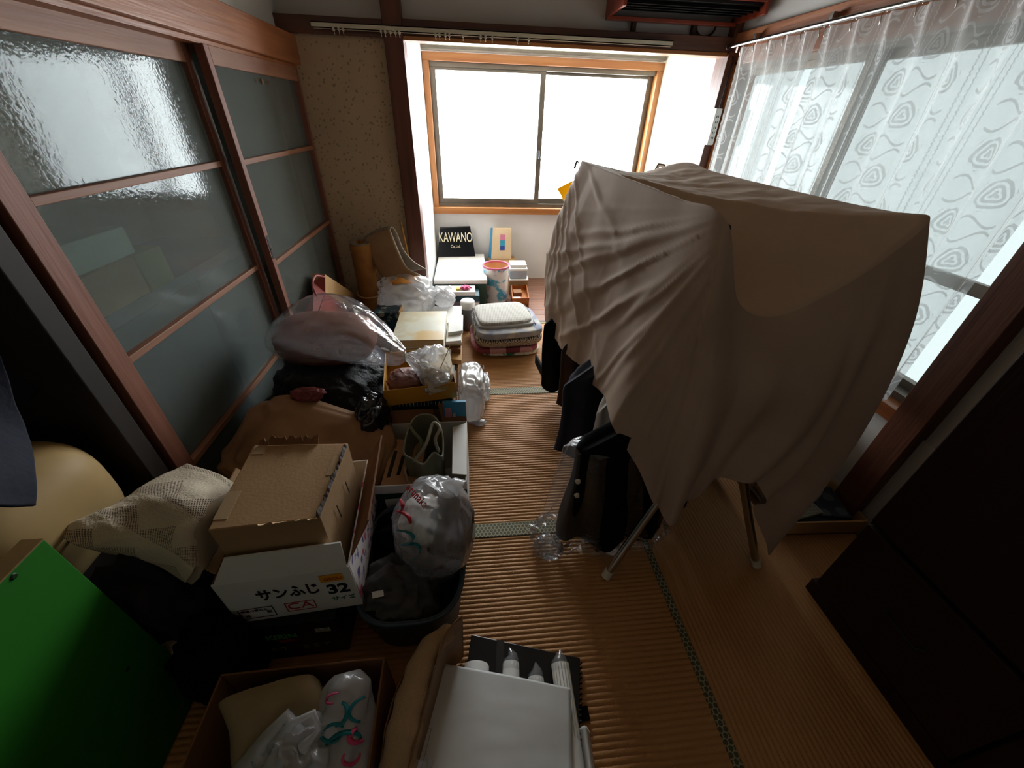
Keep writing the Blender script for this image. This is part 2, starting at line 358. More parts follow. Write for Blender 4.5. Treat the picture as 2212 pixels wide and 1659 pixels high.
def sheet(ctrl, nu=40, nv=40, amp=0, fr=8, seed=0):
    """smooth sheet through a grid of control points (rows of points)"""
    ctrl = [[V(p) for p in row] for row in ctrl]
    def fn(u, v):
        p = crp([crp(row, v) for row in ctrl], u)
        if amp: p = p+V((fbm(p+V((seed, 0, 0)), fr), fbm(p+V((0, seed, 5)), fr), fbm(p+V((9, 0, seed)), fr)))*amp
        return p
    return MB().grid(fn, nu, nv)
# ================================================================== THE ROOM
XL, XR, YF, YA = -.92, 1.50, 2.73, 3.72      # door wall, curtained wall, far wall, back of the alcove
# ---- floor: tatami mats with ribs, honeycomb edging
floor = struct('floor')
sbox('subfloor', 'dark_wall', -2.1, 1.62, -1.8, 3.82, -.12, -.03, parent=floor, bev=0)
def mat_mesh(x0, x1, y0, y1, along):
    """rush mat: ribs run along its long side"""
    b = MB(); P = .0148; top = 0.0; n = int(((y1-y0) if along == 'x' else (x1-x0))/P)
    prof = []
    for i in range(n):
        for q, dz in ((0, -.0042), (.2, -.0012), (.5, 0), (.8, -.0012)): prof.append((i+q, dz))
    prof.append((n, -.0042))
    if along == 'x':
        k = (y1-y0)/n; vs_ = [(x, y0+a*k, top+dz) for a, dz in prof for x in (x0, x1)]
    else:
        k = (x1-x0)/n; vs_ = [(x0+a*k, y, top+dz) for a, dz in prof for y in (y1, y0)]
    b.add(vs_, [(2*i, 2*i+1, 2*i+3, 2*i+2) for i in range(len(prof)-1)], True)
    b.box(x0, x1, y0, y1, -.03, -.0045)
    return b
HW = .029
for (x0, x1, y0, y1, al) in ((XL, .612, 1.819, YF, 'x'), (XL, .612, .908, 1.819, 'x'), (XL, .612, 0, .908, 'x'), (XL, .612, -.91, 0, 'x'), (.612, XR, .908, YF, 'y'), (.612, XR, -.91, .908, 'y'), (XL, XR, -1.7, -.91, 'x')):
    mt = mat_mesh(x0, x1, y0, y1, al).build('tatami_mat', 'tatami', floor, recalc=False)
    for s in (0, 1):
        if al == 'x': a = (x0, x1, y0, y0+HW) if s == 0 else (x0, x1, y1-HW, y1)
        else: a = (x0, x0+.024, y0, y1) if s == 0 else (x1-.024, x1, y0, y1)
        MB().box(*a, -.02, .0022).build('border_strip', 'edging', mt)
afl = struct('floor_alcove', (0, 0, 0))
for i in range(9):
    y0 = YF+.02+i*.108
    MB().box(-.32, XR, y0, y0+.1065, -.03, .0).build('floorboard', 'plank', afl, mods=BV)
sbox('trim_1', 'beamX', -.32, XR, YF-.005, YF+.02, -.03, .004)          # threshold between mats and alcove
# ---- walls
sbox('wall_far', 'plaster', -2.0, 1.62, YF+.03, YF+.13, 1.655, 2.35, bev=0)
wp = MB().grid(lambda u, v: V((XL-.06+u*(.575), YF+.02+.004*fbm((u*2, v*4, 3), 1), v*1.66)), 24, 40).build('wall_far_panel', 'paper', mods=(('solid', .02),)); wp['kind'] = 'structure'
sbox('wall_far_low', 'plaster', -2.0, -.40, YF+.035, YF+.13, -.1, 1.66, bev=0)
sbox('trim_2', 'post', -.415, -.318, YF-.035, YF+.10, 0, 2.35)                         # post between wallpaper and alcove
sbox('trim_3', 'post', 1.452, 1.56, YF-.05, YF+.08, 0, 1.64)                           # corner post
sbox('trim_4', 'beamX', -.318, 1.50, YF-.028, YF+.08, 1.640, 1.705)                    # head beam over the alcove
sbox('trim_5', 'beamX', XL-.05, -.415, YF-.024, YF+.08, 1.632, 1.700)
sbox('trim_6', 'sill', -.318, 1.46, YF-.034, YF+.06, 1.622, 1.640)
sbox('trim_7', 'post', 1.46, 1.56, YF-.04, YF+.08, 1.70, 2.35)
# alcove lining
sbox('wall_alcove_left', 'white_wall', -.40, -.318, YF+.09, YA+.1, -.1, 1.8, bev=0)
sbox('wall_alcove_right', 'cream_wall', XR+.01, XR+.1, YF+.08, YA+.1, -.1, 1.8, bev=0)
sbox('ceiling_alcove', 'cream_wall', -.4, XR+.1, YF+.1, YA+.1, 1.775, 1.85, bev=0)
WX0, WX1, WZ0, WZ1 = -.315, 1.515, .640, 1.680
wa = struct('wall_alcove_back')
for a in ((-.4, XR+.1, -.1, WZ0-.02), (-.4, XR+.1, WZ1+.01, 1.8)): MB().box(a[0], a[1], YA, YA+.1, a[2], a[3]).build('wall_lining', 'white_wall' if a[2] < .1 else 'cream_wall', wa)
# ---- alcove window
w1 = struct('window_1')
f = MB(); MB().box(WX0, WX1, YA-.035, YA+.10, WZ1-.05, WZ1).build('head', 'sill', w1, mods=BV)
MB().box(WX0, WX1, YA-.055, YA+.10, WZ0-.045, WZ0+.005).build('sill', 'sill', w1, mods=BV)
for x in (WX0, WX1-.045): MB().box(x, x+.045, YA-.03, YA+.10, WZ0, WZ1-.05).build('jamb', 'sillZ', w1, mods=BV)
IX0, IX1, IZ0, IZ1 = WX0+.045, WX1-.045, WZ0+.005, WZ1-.05
MB().box(IX0, IX1, YA+.0, YA+.09, IZ1-.03, IZ1).build('track', 'alu', w1); MB().box(IX0, IX1, YA+.0, YA+.09, IZ0, IZ0+.028).build('track', 'alu', w1)
def sash(parent, x0, x1, y, z0, z1, wd=.042):
    s = MB(); s.box(x0, x0+wd, y, y+.03, z0, z1); s.box(x1-wd, x1, y, y+.03, z0, z1); s.box(x0+wd, x1-wd, y, y+.03, z1-wd*.8, z1); s.box(x0+wd, x1-wd, y, y+.03, z0, z0+wd*1.1)
    o = s.build('sash', 'alu', parent, mods=(('bevel', .0015),))
    MB().box(x0+wd*.8, x1-wd*.8, y+.013, y+.017, z0+wd*.8, z1-wd*.6).build('pane', 'glass', o); return o
s1 = sash(w1, IX0, .608, YA+.012, IZ0+.02, IZ1-.015); s2 = sash(w1, .572, IX1, YA+.05, IZ0+.02, IZ1-.015)
MB().tube([(.590, YA+.012, 1.03), (.590, YA-.012, 1.03), (.584, YA-.018, 1.05), (.580, YA-.018, 1.085)], [.012, .010, .008, .006]).build('latch', 'dark_in', s1)
# old inner rail over the window
orl = MB().box(-.31, 1.50, YA-.06, YA-.035, 1.695, 1.712).build('curtain_rail', 'alu', mods=BV); tag(orl, 'bare grey curtain rail fixed above the alcove window', 'curtain rail')
# ---- door wall (left): head beam, two glazed sliding doors
sbox('trim_8', 'beamY', XL-.16, XL+.055, -1.7, YF+.02, 1.505, 1.625)
sbox('trim_9', 'beamY', XL-.16, XL+.030, -1.7, YF+.02, 1.488, 1.505)
sbox('wall_left', 'plaster', XL-.12, XL-.02, -1.7, YF+.05, 1.62, 2.35, bev=0)
sbox('trim_10', 'post', XL-.11, XL+.02, YF-.022, YF+.03, 0, 1.5)
sbox('trim_11', 'dark_wall', XL-.12, XL-.03, .87, .925, 0, 1.5)
def sliding_door(name, x, y0, y1, sw0, sw1, skew):
    d = struct(name); th = .032
    def part(nm, mt, *a): return MB().box(*a).build(nm, mt, d, mods=BV)
    part('stile', 'door_wood', x-th, x, y0, y0+sw0, .0, 1.49); part('stile', 'door_wood', x-th, x, y1-sw1, y1, .0, 1.49)
    ya, yb = y0+sw0, y1-sw1
    part('rail', 'door_woodY', x-th, x, ya, yb, 1.435, 1.49); part('rail', 'door_woodY', x-th, x, ya, yb, 0, .10)
    zs = [.10, .335, .735, 1.135, 1.435]
    for z in zs[1:4]: part('muntin', 'door_woodY', x-th+.004, x-.002, ya, yb, z-.010, z+.010)
    for a, b in zip(zs, zs[1:]):
        a2 = a+(.01 if a > .2 else 0); b2 = b-(.01 if b < 1.4 else 0)
        k = skew*(yb-ya)/2
        MB().obox((x-th*.6-k, ya-.003, a2-.004), (2*k, yb-ya+.006, 0), (0, 0, b2-a2+.008), (-.004, 0, 0)).build('pane', 'dglass', d)
    return d
sliding_door('door_1', XL-.022, .945, 1.845, .062, .045, .010)
d2 = sliding_door('door_2', XL+.036, 1.825, 2.715, .032, .024, -.012)
hd = MB().box(XL+.0355, XL+.0375, 1.832, 1.850, .76, .86); hd.box(XL+.037, XL+.0405, 1.834, 1.848, .80, .806); hd.build('pull', 'dark_in', d2)
for (px, py, r_) in ((568, 177, .012), (555, 174, .006), (580, 178, .005)):
    p = onX(px, py, XL+.022); MB().tube([p, p+V((.001, 0, 0))], [r_, r_*.9], 9).build('stain', M('rusty stain', '8A5A3C', '6E4028', rough=.8), d2)
# room behind the glass doors and the dark opening nearer the camera
sbox('wall_corridor', 'plaster', -2.1, -2.0, -1.7, 3.6, -.1, 2.35, bev=0)
sbox('wall_corridor_end', 'plaster', -2.1, XL-.1, 3.5, 3.6, -.1, 2.35, bev=0)
sbox('wall_closet', 'dark_wall', -2.0, XL-.13, .88, .92, 0, 2.35, bev=0)
sbox('wall_back', 'plaster', -2.1, 1.7, -1.8, -1.7, -.1, 2.4, bev=0)
sbox('ceiling', 'ceil', -2.1, 1.7, -1.8, YF+.2, 2.33, 2.42, bev=0)
# ---- curtained wall (right)
sbox('wall_right', 'plaster', XR+.0, XR+.12, -1.7, YF+.1, 1.70, 2.35, bev=0)
sbox('wall_right_low', 'plaster', XR+.01, XR+.12, -1.7, YF+.1, -.1, .45, bev=0)
sbox('wall_right_near', 'plaster', XR+.02, XR+.12, -1.7, .86, .45, 1.70, bev=0)
sbox('trim_12', 'post', XR-.03, XR+.12, .835, .935, 0, 2.35)
sbox('trim_13', 'beamY', XR-.025, XR+.12, .93, YF, 1.672, 1.72)
w2 = struct('window_2')
MB().box(XR-.03, XR+.13, .93, YF-.04, .455, .505).build('sill', 'sillY', w2, mods=BV)
MB().box(XR+.0, XR+.13, .93, YF-.04, 1.585, 1.68).build('head', 'sillY', w2, mods=BV)
MB().box(XR+.0, XR+.13, YF-.08, YF-.04, .5, 1.6).build('jamb', 'sillZ', w2, mods=BV)
MB().box(XR+.03, XR+.12, .93, YF-.08, 1.56, 1.585).build('track', 'alu', w2); MB().box(XR+.03, XR+.12, .93, YF-.08, .505, .53).build('track', 'alu', w2)
def sashY(parent, y0, y1, x, z0, z1, wd=.032):
    s = MB(); s.box(x, x+.03, y0, y0+wd, z0, z1); s.box(x, x+.03, y1-wd, y1, z0, z1); s.box(x, x+.03, y0+wd, y1-wd, z1-wd, z1); s.box(x, x+.03, y0+wd, y1-wd, z0, z0+wd); s.box(x+.004, x+.026, y0+wd, y1-wd, .885, .925)
    o = s.build('sash', 'alu', parent, mods=(('bevel', .0015),)); 
    MB().box(x+.013, x+.017, y0+wd*.8, y1-wd*.8, z0+wd*.8, .887).build('pane', 'glass2', o); MB().box(x+.013, x+.017, y0+wd*.8, y1-wd*.8, .923, z1-wd*.8).build('pane', 'glass2', o); return o
sashY(w2, 1.78, YF-.08, XR+.045, .525, 1.565); sashY(w2, .935, 1.82, XR+.085, .525, 1.565)
# ---- white sliding curtain rail on the far beam, with runners left in it
rl = thing('curtain_rail', 'long white plastic curtain rail along the far beam with idle runners', 'curtain rail', (.2, YF-.05, 1.66))
ra, rb = onY(673, 50, YF-.05), onY(1450, 98, YF-.05)
zc = (ra.z+rb.z)/2
b = MB(); b.box(ra.x, rb.x, YF-.066, YF-.030, zc-.012, zc-.008); b.box(ra.x, rb.x, YF-.066, YF-.060, zc-.012, zc+.012); b.box(ra.x, rb.x, YF-.036, YF-.030, zc-.012, zc+.012); b.box(ra.x, rb.x, YF-.066, YF-.030, zc+.008, zc+.012)
b.build('track', 'white_pl', rl)
random.seed(5)
for x in [ra.x+q for q in (.10, .125, .145, .33, .35, .375, .40, .42, .60, .62, .65, .67, .74, .83, .855, .89, 1.02, 1.08)]:
    c = MB(); c.box(x, x+.010, YF-.068, YF-.058, zc-.020, zc-.006); c.tube([(x+.005, YF-.063, zc-.020), (x+.005, YF-.066, zc-.028), (x+.005, YF-.060, zc-.032)], .002, 6); c.build('runner', 'white_pl', rl)
# ---- steel rail of the lace curtains
rr = thing('curtain_rail', 'bright steel curtain rail carrying the lace curtains', 'curtain rail', (XR-.05, 1.9, 1.65))
MB().tube([(XR-.055, .90, 1.655), (XR-.055, 2.70, 1.662)], .009).build('pole', 'steel', rr)
MB().tube([(XR-.055, 2.70, 1.662), (XR-.055, 2.712, 1.662)], [.012, .012]).build('end_cap', 'steel', rr)
for y in (1.0, 1.45, 1.95, 2.45): MB().box(XR-.058, XR-.020, y, y+.018, 1.664, 1.690).build('bracket', 'steel', rr)
# ---- lace curtains
def curtain(y0, y1, np_, label, seed, zb):
    W = abs(y1-y0); ztop = 1.640
    c = thing('lace_curtain', label, 'curtain', (XR-.06, (y0+y1)/2, zb), 'lace curtains')
    def pos(u, v):
        z = zb+(ztop-zb)*v; a = .010+.022*(1-v)**.6; ph = 2*PI*np_*u+.5*math.sin(3*u+seed)
        # pinch pleats close to the header, wide soft folds lower down
        hp = max(0, (v-.86)/.14)
        w1_ = math.sin(ph); pin = -abs(math.sin(ph/2))**8*.026
        dx = a*w1_*(1-hp)+pin*hp+.010*fbm((u*5+seed, v*1.5, 2), 1)*(1-v)
        y = y0+(y1-y0)*u+.012*math.cos(ph)*(1-hp)*(1-v*.5)+(.018*(1-v)*math.sin(5*u+seed))
        return V((XR-.062+dx, y, z+.006*math.sin(ph)*(1-v)))
    MB().grid(pos, np_*22, 34, uvf=lambda u, v: (u*W*1.5+seed*.4, v*(ztop-zb))).build('panel', 'lace', c, recalc=False)
    for k in range(np_*1+1):
        u = min(1, k/np_+.0); y = y0+(y1-y0)*u
        MB().tube([(XR-.06, y, 1.615), (XR-.066, y, 1.64), (XR-.055, y, 1.662), (XR-.05, y, 1.648)], .0018, 6).build('hook', 'steel', c)
    return c
curtain(2.545, 1.985, 5, 'narrow lace rose curtain hanging next to the corner post', 1, .53)
curtain(1.955, .925, 8, 'wide lace rose curtain hanging down to the window sill', 2, .545)
# ---- air conditioner with timber-look casing
ac = thing('air_conditioner', 'old wall air conditioner in a red wooden casing above the alcove', 'air conditioner', (1.14, 2.56, 1.75))
AX0, AX1, AY0, AY1, AZ0, AZ1 = .745, 1.47, 2.45, YF+.02, 1.748, 2.12
MB().box(AX0+.012, AX1-.012, AY0+.03, AY1, AZ0+.045, AZ1).build('body', 'dark_in', ac)
MB().box(AX0, AX1, AY1-.045, AY1-.005, AZ0, AZ0+.016).build('lower_trim', 'acwood', ac, mods=BV)
MB().box(AX0, AX0+.016, AY0, AY1, AZ0+.010, AZ1).build('side_panel', 'acwood', ac, mods=BV); MB().box(AX1-.016, AX1, AY0, AY1, AZ0+.010, AZ1).build('side_panel', 'acwood', ac, mods=BV)
MB().box(AX0+.016, AX1-.016, AY0, AY0+.02, AZ0+.055, AZ0+.14).build('front_trim', 'acwood', ac, mods=BV)
MB().box(AX0+.016, AX1-.016, AY0-.004, AY0+.006, AZ0+.060, AZ0+.068).build('chrome_strip', 'steel', ac)
for k in range(4): MB().obox((AX0+.018, AY0+.05+k*.05, AZ0+.030), (AX1-AX0-.036, 0, 0), (0, .012, .02), (0, .002, -.002)).build('louvre', 'dark_in', ac)
for x in (.895, 1.235): MB().box(x, x+.022, YF-.0, YF+.03, 1.70, AZ0+.01).build('bracket', 'brown_cl', ac)
tag(MB().tube([(1.31+.055*math.cos(a)+.0, YF+.005, 1.748-.045*math.sin(a)) for a in [PI*k/12 for k in range(13)]], .006, 8).build('cable', 'dark_in'), 'short dark cable loop hanging under the air conditioner', 'cable')
# ---- power strip with cord on the corner post
pa, pb = onY(1549, 234, YF-.066), onY(1525, 313, YF-.066)
ps = thing('power_strip', 'white power strip with dark cord fixed on the corner post', 'power strip', (pb.x, pb.y, pb.z))
xm = 1.468; xw = .019
MB().box(xm-xw, xm+xw, YF-.082, YF-.049, pb.z, pa.z).build('casing', 'white', ps, mods=(('bevel', .004),))
for k in range(5):
    z = pb.z+.03+k*(pa.z-pb.z-.05)/5
    for dx in (-.006, .004): MB().box(xm+dx, xm+dx+.003, YF-.0835, YF-.08, z, z+.012).build('socket', 'ink', ps)
MB().tube([(xm, YF-.075, pa.z), (xm+.004, YF-.07, pa.z+.07), (xm+.012, YF-.06, pa.z+.17), (xm+.018, YF-.056, 1.60), (xm+.006, YF-.056, 1.625)], .003, 6).build('cord', 'ink', ps)
# ================================================================== FURNITURE AND THE COVERED RACK
cb = thing('wardrobe', 'tall near-black wooden wardrobe standing by the window post', 'wardrobe', (1.32, -.1, 0))
CX0, CX1, CY0, CY1 = 1.108, 1.502, -.75, .592
MB().box(CX0+.02, CX1, CY0, CY1, .0, 1.78).build('body', 'cab', cb, mods=(('bevel', .004),))
MB().box(CX0+.012, CX1-.03, CY0, CY1+.012, .0, .055).build('plinth', 'cab', cb, mods=BV)
for k, (a, c) in enumerate(((-.742, -.305), (-.298, .14), (.147, .584))):
    MB().box(CX0, CX0+.02, a, c, .40, 1.74).build('door', 'cab', cb, mods=(('bevel', .004),)); d = MB().box(CX0, CX0+.02, a, c, .07, .385).build('drawer', 'cab', cb, mods=(('bevel', .004),))
    MB().tube([(CX0-.001, (a+c)/2-.05, .24), (CX0-.018, (a+c)/2-.04, .235), (CX0-.018, (a+c)/2+.04, .235), (CX0-.001, (a+c)/2+.05, .24)], .004, 6).build('handle', 'dark_in', d)
# ---- folding X drying rack
RX0, RX1, RY0, RY1, RZ = .518, .940, .785, 2.045, 1.140
rk = thing('drying_rack', 'folding stainless drying rack with crossed legs under the dust sheet', 'drying rack', (.73, 1.35, 0))
for x in (RX0, RX1): MB().tube([(x, RY0, RZ), (x, RY1, RZ)], .012).build('rail', 'steel', rk)
for y in (RY0+.02, RY1-.05):
    yo = -.10 if y < 1.2 else .05
    for sgn in (0, 1):
        x_t = RX0 if sgn else RX1; x_f = .99 if sgn else .432
        foot = V((x_f, .69 if y < 1.2 else y-.02, .012)); knee = V((x_t, y, RZ))
        pts = [knee.lerp(foot, k/10)+V((0, (.045 if sgn == 0 else .03)*math.sin(PI*k/10), 0)) for k in range(11)]
        lg = MB().tube(pts, .0135).build('leg', 'steel', rk)
        dd = (pts[-1]-pts[-2]).normalized()
        MB().tube([pts[-1]-dd*.028, pts[-1]+dd*.004], [.0165, .0165]).build('foot_cap', 'white_pl', lg)
MB().tube([(RX0, RY1, RZ), (RX0-.012, RY1+.01, RZ+.012), (RX0-.02, RY1+.012, RZ-.02)], .005, 8).build('end_hook', 'dark_in', rk)
MB().tube([(RX1, RY1, RZ), (RX1-.03, RY1+.012, RZ+.004), (RX1-.05, RY1+.014, RZ-.04), (RX1-.06, RY1+.016, RZ-.12)], .009, 8).build('end_hook', 'steel', rk)
# ---- dust sheet
ctl = [  # top edge, upper skirt, lower skirt, hem (anticlockwise from the near left corner)
    ((.505, .775, 1.162), (.500, .725, .95), (.515, .705, .62), (.535, .705, .355)),
    ((.60, .775, .985), (.605, .705, .80), (.62, .690, .58), (.635, .700, .330)),
    ((.71, .770, .955), (.71, .695, .80), (.71, .705, .63), (.705, .720, .455)),
    ((.83, .765, 1.030), (.84, .690, .82), (.83, .680, .64), (.80, .700, .47)),
    ((.895, .760, 1.10), (.91, .700, .88), (.92, .675, .55), (.90, .690, .30)),
    ((.948, .770, 1.168), (.985, .715, .95), (1.045, .715, .60), (1.02, .715, .050)),
    ((.958, .85, 1.164), (1.00, .80, .95), (1.06, .775, .60), (1.075, .760, .105)),
    ((.957, 1.00, 1.160), (1.03, .98, .90), (1.09, .93, .60), (1.14, .83, .375)),
    ((.955, 1.35, 1.158), (1.05, 1.35, .90), (1.10, 1.33, .62), (1.14, 1.25, .36)),
    ((.955, 1.65, 1.160), (1.04, 1.66, .90), (1.08, 1.67, .65), (1.10, 1.68, .42)),
    ((.950, 1.90, 1.168), (.98, 1.94, .95), (1.0, 1.97, .70), (1.0, 1.98, .48)),
    ((.73, 1.925, 1.118), (.73, 1.955, .95), (.73, 1.975, .75), (.73, 1.985, .50)),
    ((.510, 1.945, 1.160), (.448, 1.965, .96), (.395, 1.98, .74), (.372, 1.965, .545)),
    ((.503, 1.75, 1.160), (.435, 1.77, .92), (.400, 1.78, .64), (.405, 1.79, .420)),
    ((.501, 1.50, 1.162), (.452, 1.50, .90), (.425, 1.48, .65), (.415, 1.46, .445)),
    ((.501, 1.22, 1.164), (.462, 1.20, .90), (.440, 1.17, .68), (.418, 1.14, .505)),
    ((.501, .97, 1.165), (.470, .93, .92), (.448, .88, .72), (.428, .845, .545)),
]
NC = len(ctl); lev = [[V(c[k]) for c in ctl] for k in range(4)]
CEN = V((.73, 1.40, 1.118))
def cover_pt(u, v):
    E_, A_, B_, H_ = (crp(l, u, True) for l in lev)
    TOP = .26
    if v < TOP:
        k = v/TOP; p = CEN.lerp(E_, k)
        # the sheet sags between the rails; one taut diagonal crease
        x, y = p.x, p.y
        across = max(0, min(1, (x-RX0)/(RX1-RX0))); sag = 4*across*(1-across)
        d = ((1.62-y)*.44-(x-.515)*.85)/.957
        z = 1.162-.030*sag*(1-k*.2)+.006*fbm((x*3, y*3, 1), 3)
        if d > 0: z -= 1.0*d*min(1, across/.22)
        zz = z*(1-k**5)+p.z*k**5
        return V((x, y, zz))
    k = (v-TOP)/(1-TOP); p = crp([E_, A_, B_, H_], k)
    # soft rounding where it turns over the rail
    out = V((p.x-.73, (p.y-1.35)*.55, 0)); out = out.normalized() if out.length > 1e-5 else V((1, 0, 0))
    g = u*NC
    if g > 12.0 or g < .3:    # left skirt: taut diagonal pulls fanning from the far rail end
        def cz(t_, w0, dd): return max(0, (ridge((t_, w0, dd), 1)-.45)/.55)**1.4
        far = min(1, max(0, (p.y-.95)/.7)); wob = .12*fbm((p.y*2.5, p.z*2.5, 3), 1.5)
        dy_, dz_ = p.y-.70, 1.20-p.z; th_ = math.atan2(dz_, dy_); rr = math.hypot(dy_, dz_)
        amp = .013*min(1, k*9)*(1 if g > 12 else .35)
        fan = cz(th_*8.5+wob, .3, rr*.8)*min(1, rr*2)*min(1, max(0, (th_-.16)/.2))*max(0, 1-max(0, k-.62)*2.2)
        dy2, dz2 = 2.15-p.y, 1.25-p.z; t2 = math.atan2(dz2, dy2)
        fan2 = cz(t2*7+wob, 5.3, p.z*1.1)*far*max(0, 1-max(0, k-.8)*3)
        drop = cz(p.y*7.5+p.z*1.2, 9.1, p.z*.7)*far*k
        p = p+out*amp*(fan+.7*fan2+.6*drop-.3)
    fold = .020*k**1.4*math.sin(u*NC*2.9+1.2*math.sin(u*19))+.010*k*math.sin(u*NC*6.1+2+3*k)
    if g < 6.5: fold *= 1.45
    p = p+out*(fold+.012*k*fbm((u*14, k*1.5, 4), 1))
    p.z += .008*k*math.sin(u*NC*3.3)
    return p
cvr = MB().grid(cover_pt, 420, 150, closeu=True).build('dust_sheet', 'cover', mods=(('solid', .002),))
tag(cvr, 'large beige cotton dust sheet draped over the drying rack', 'dust sheet')
# ---- yellow cloth sticking out at the back of the rack
a = onY(1205, 405, 2.02); b_ = onY(1240, 395, 2.0); 
ylc = sheet([[onY(1203, 408, 2.03), onY(1226, 396, 2.02), onY(1250, 385, 2.01)], [onY(1212, 422, 2.03), onY(1232, 412, 2.02), onY(1255, 405, 2.01)], [onY(1216, 434, 2.03), onY(1236, 430, 2.02), onY(1255, 425, 2.01)]], 12, 12).build('cloth', M('bright yellow cloth', 'E8C020', 'DDB418', rough=.8, trans=.4), mods=(('solid', .003),))
tag(ylc, 'bright yellow cloth showing at the far end of the drying rack', 'cloth')
# ---- garments hanging on the rack
def garment(name, label, y, xa, xb, ztop, zbot, mat, th=.035, seed=0, flare=.05, rail=RX0, sleeves=True, skew=0.0):
    """coat on a hanger: lofted body, sleeves, hanger"""
    xc = (xa+xb)/2; g = thing(name, label, 'garment', (xc, y, zbot), 'clothes hanging on the drying rack')
    hw = (xb-xa)/2
    def fn(u, v):
        z = zbot+(ztop-zbot)*v; th_ = 2*PI*u
        w_ = hw*(1-.04*v)-flare*v*.3
        if v > .84: k = (v-.84)/.16; w_ = w_*(1-k**1.6*.86)
        t = th*(1+.5*(1-v))*(1-.4*max(0, (v-.85)/.15))
        f_ = .35*math.sin(7*th_+seed+2*v)*(1-v)**.6+.2*fbm((u*6+seed, v*3, seed), 1)
        xm_ = xc+(rail+.03-xc)*max(0, (v-.80)/.20)
        kz = min(1, max(0, (z-.46)/.14)); lo_ = xa*(1-kz)+max(xa, .500)*kz
        dx_ = math.cos(th_)*w_*(1+.06*math.sin(9*v+seed))
        if xm_+dx_ < lo_: dx_ = lo_-xm_+.05*(xm_+dx_-lo_)
        hi_ = xb*(1-kz)+min(xb, .90)*kz
        if xm_+dx_ > hi_: dx_ = hi_-xm_
        return V((xm_+dx_, y+skew*v+math.sin(th_)*t*(1+f_), z+(.012*math.sin(5*th_+seed)*(1-v))))
    bd = MB().grid(fn, 72, 40, closeu=True); b0 = [fn(i/72, 0) for i in range(72)]; bd.add(b0, [tuple(range(72))])
    bd.build('body', mat, g)
    if sleeves:
        for s in (-1, 1):
            x0 = xc+s*(hw-.03) if s > 0 else .615; pts = [V((x0+s*(.005+.03*k/8)*(1 if s > 0 else .2), y-.022*s-.012*math.sin(k), ztop-.17-(.50)*k/8)) for k in range(9)]
            MB().tube(pts, [.045-.0015*k for k in range(9)], 14).build('sleeve', mat, g)
    hk = MB().tube([(rail+.03, y, ztop-.01), (rail+.028, y, ztop+.02), (rail+.022, y, ztop+.045)], .0025, 6) if ztop < .95 else MB().tube([(rail+.03, y, ztop-.01), (rail+.012, y, min(1.11, ztop+.05)), (rail+.010, y, 1.115), (rail+.019, y, 1.14), (rail+.012, y, 1.150), (rail, y, 1.1525)], .0025, 6); hk.build('hanger_hook', 'steel', g)
    return g
garment('coat', 'long black coat hanging nearest the rack feet, inside a clear garment bag', .85, .285, .68, .90, .045, 'black', .040, 1, sleeves=True)
coat = [o for o in COL.objects if o.name == 'coat'][0]
for (px, py) in ((1249, 1043), (1247, 1073)):
    p = onY(px, py, .788); MB().tube([p, p+V((0, .008, 0))], [.007, .009], 12).build('button', 'white_pl', coat)
garment('shirt', 'white shirt hanging behind the long black coat', 1.02, .405, .66, .91, .22, 'white_cl', .03, 2, sleeves=False)
garment('suit_jacket', 'dark navy jacket in crinkled plastic hanging mid rack', 1.20, .33, .68, .98, .13, 'navy', .035, 3, sleeves=False)
garment('trousers', 'dark brown trousers hanging beside the black jacket', 1.48, .385, .66, 1.06, .16, 'brown_cl', .022, 4, sleeves=False)
garment('jacket', 'black jacket with a loose strap hanging at the window end of the rack', 1.72, .348, .70, 1.06, .10, 'black', .04, 5, sleeves=False)
stp = MB().obox((.352, 1.93, .175), (.012, -.19, .02), (0, .0, -.055), (.010, 0, 0)).build('strap', 'black', [o for o in COL.objects if o.name == 'jacket'][0])
# clear garment bag round the coat, puddling on the mat
def bagfn(u, v):
    th = 2*PI*u; z = .012+.47*v; w_ = .232-.03*v; t = .068-.01*v; kz = min(1, max(0, (z-.42)/.06))
    k = max(0, 1-v*4); c = .05*k*fbm((math.cos(th)*3, math.sin(th)*3, v*30), 2)
    return V((max(.472+(w_+.02*k+c)*math.cos(th)-.035*(1-v)*(1 if math.cos(th) < 0 else 0), .48*kz-1+kz), .862+(t+.015*k+c+.012*math.sin(11*th+6*v))*math.sin(th), z+.02*k*fbm((th, v*9, 1), 3)))
tag(MB().grid(bagfn, 120, 60, closeu=True).build('garment_bag', 'film'), 'clear plastic garment bag pulled over the long black coat', 'garment bag')
# crumpled end of the bag lying on the mat
tag(blob((.245, .80, .035), (.050, .042, .035), 11, .35, 5, 1, 40, 26, zmin=.004, crease=.4, cf=5).build('plastic_scrap', 'film_bag'), 'crumpled end of clear film lying on the matting by the coat hem', 'plastic')
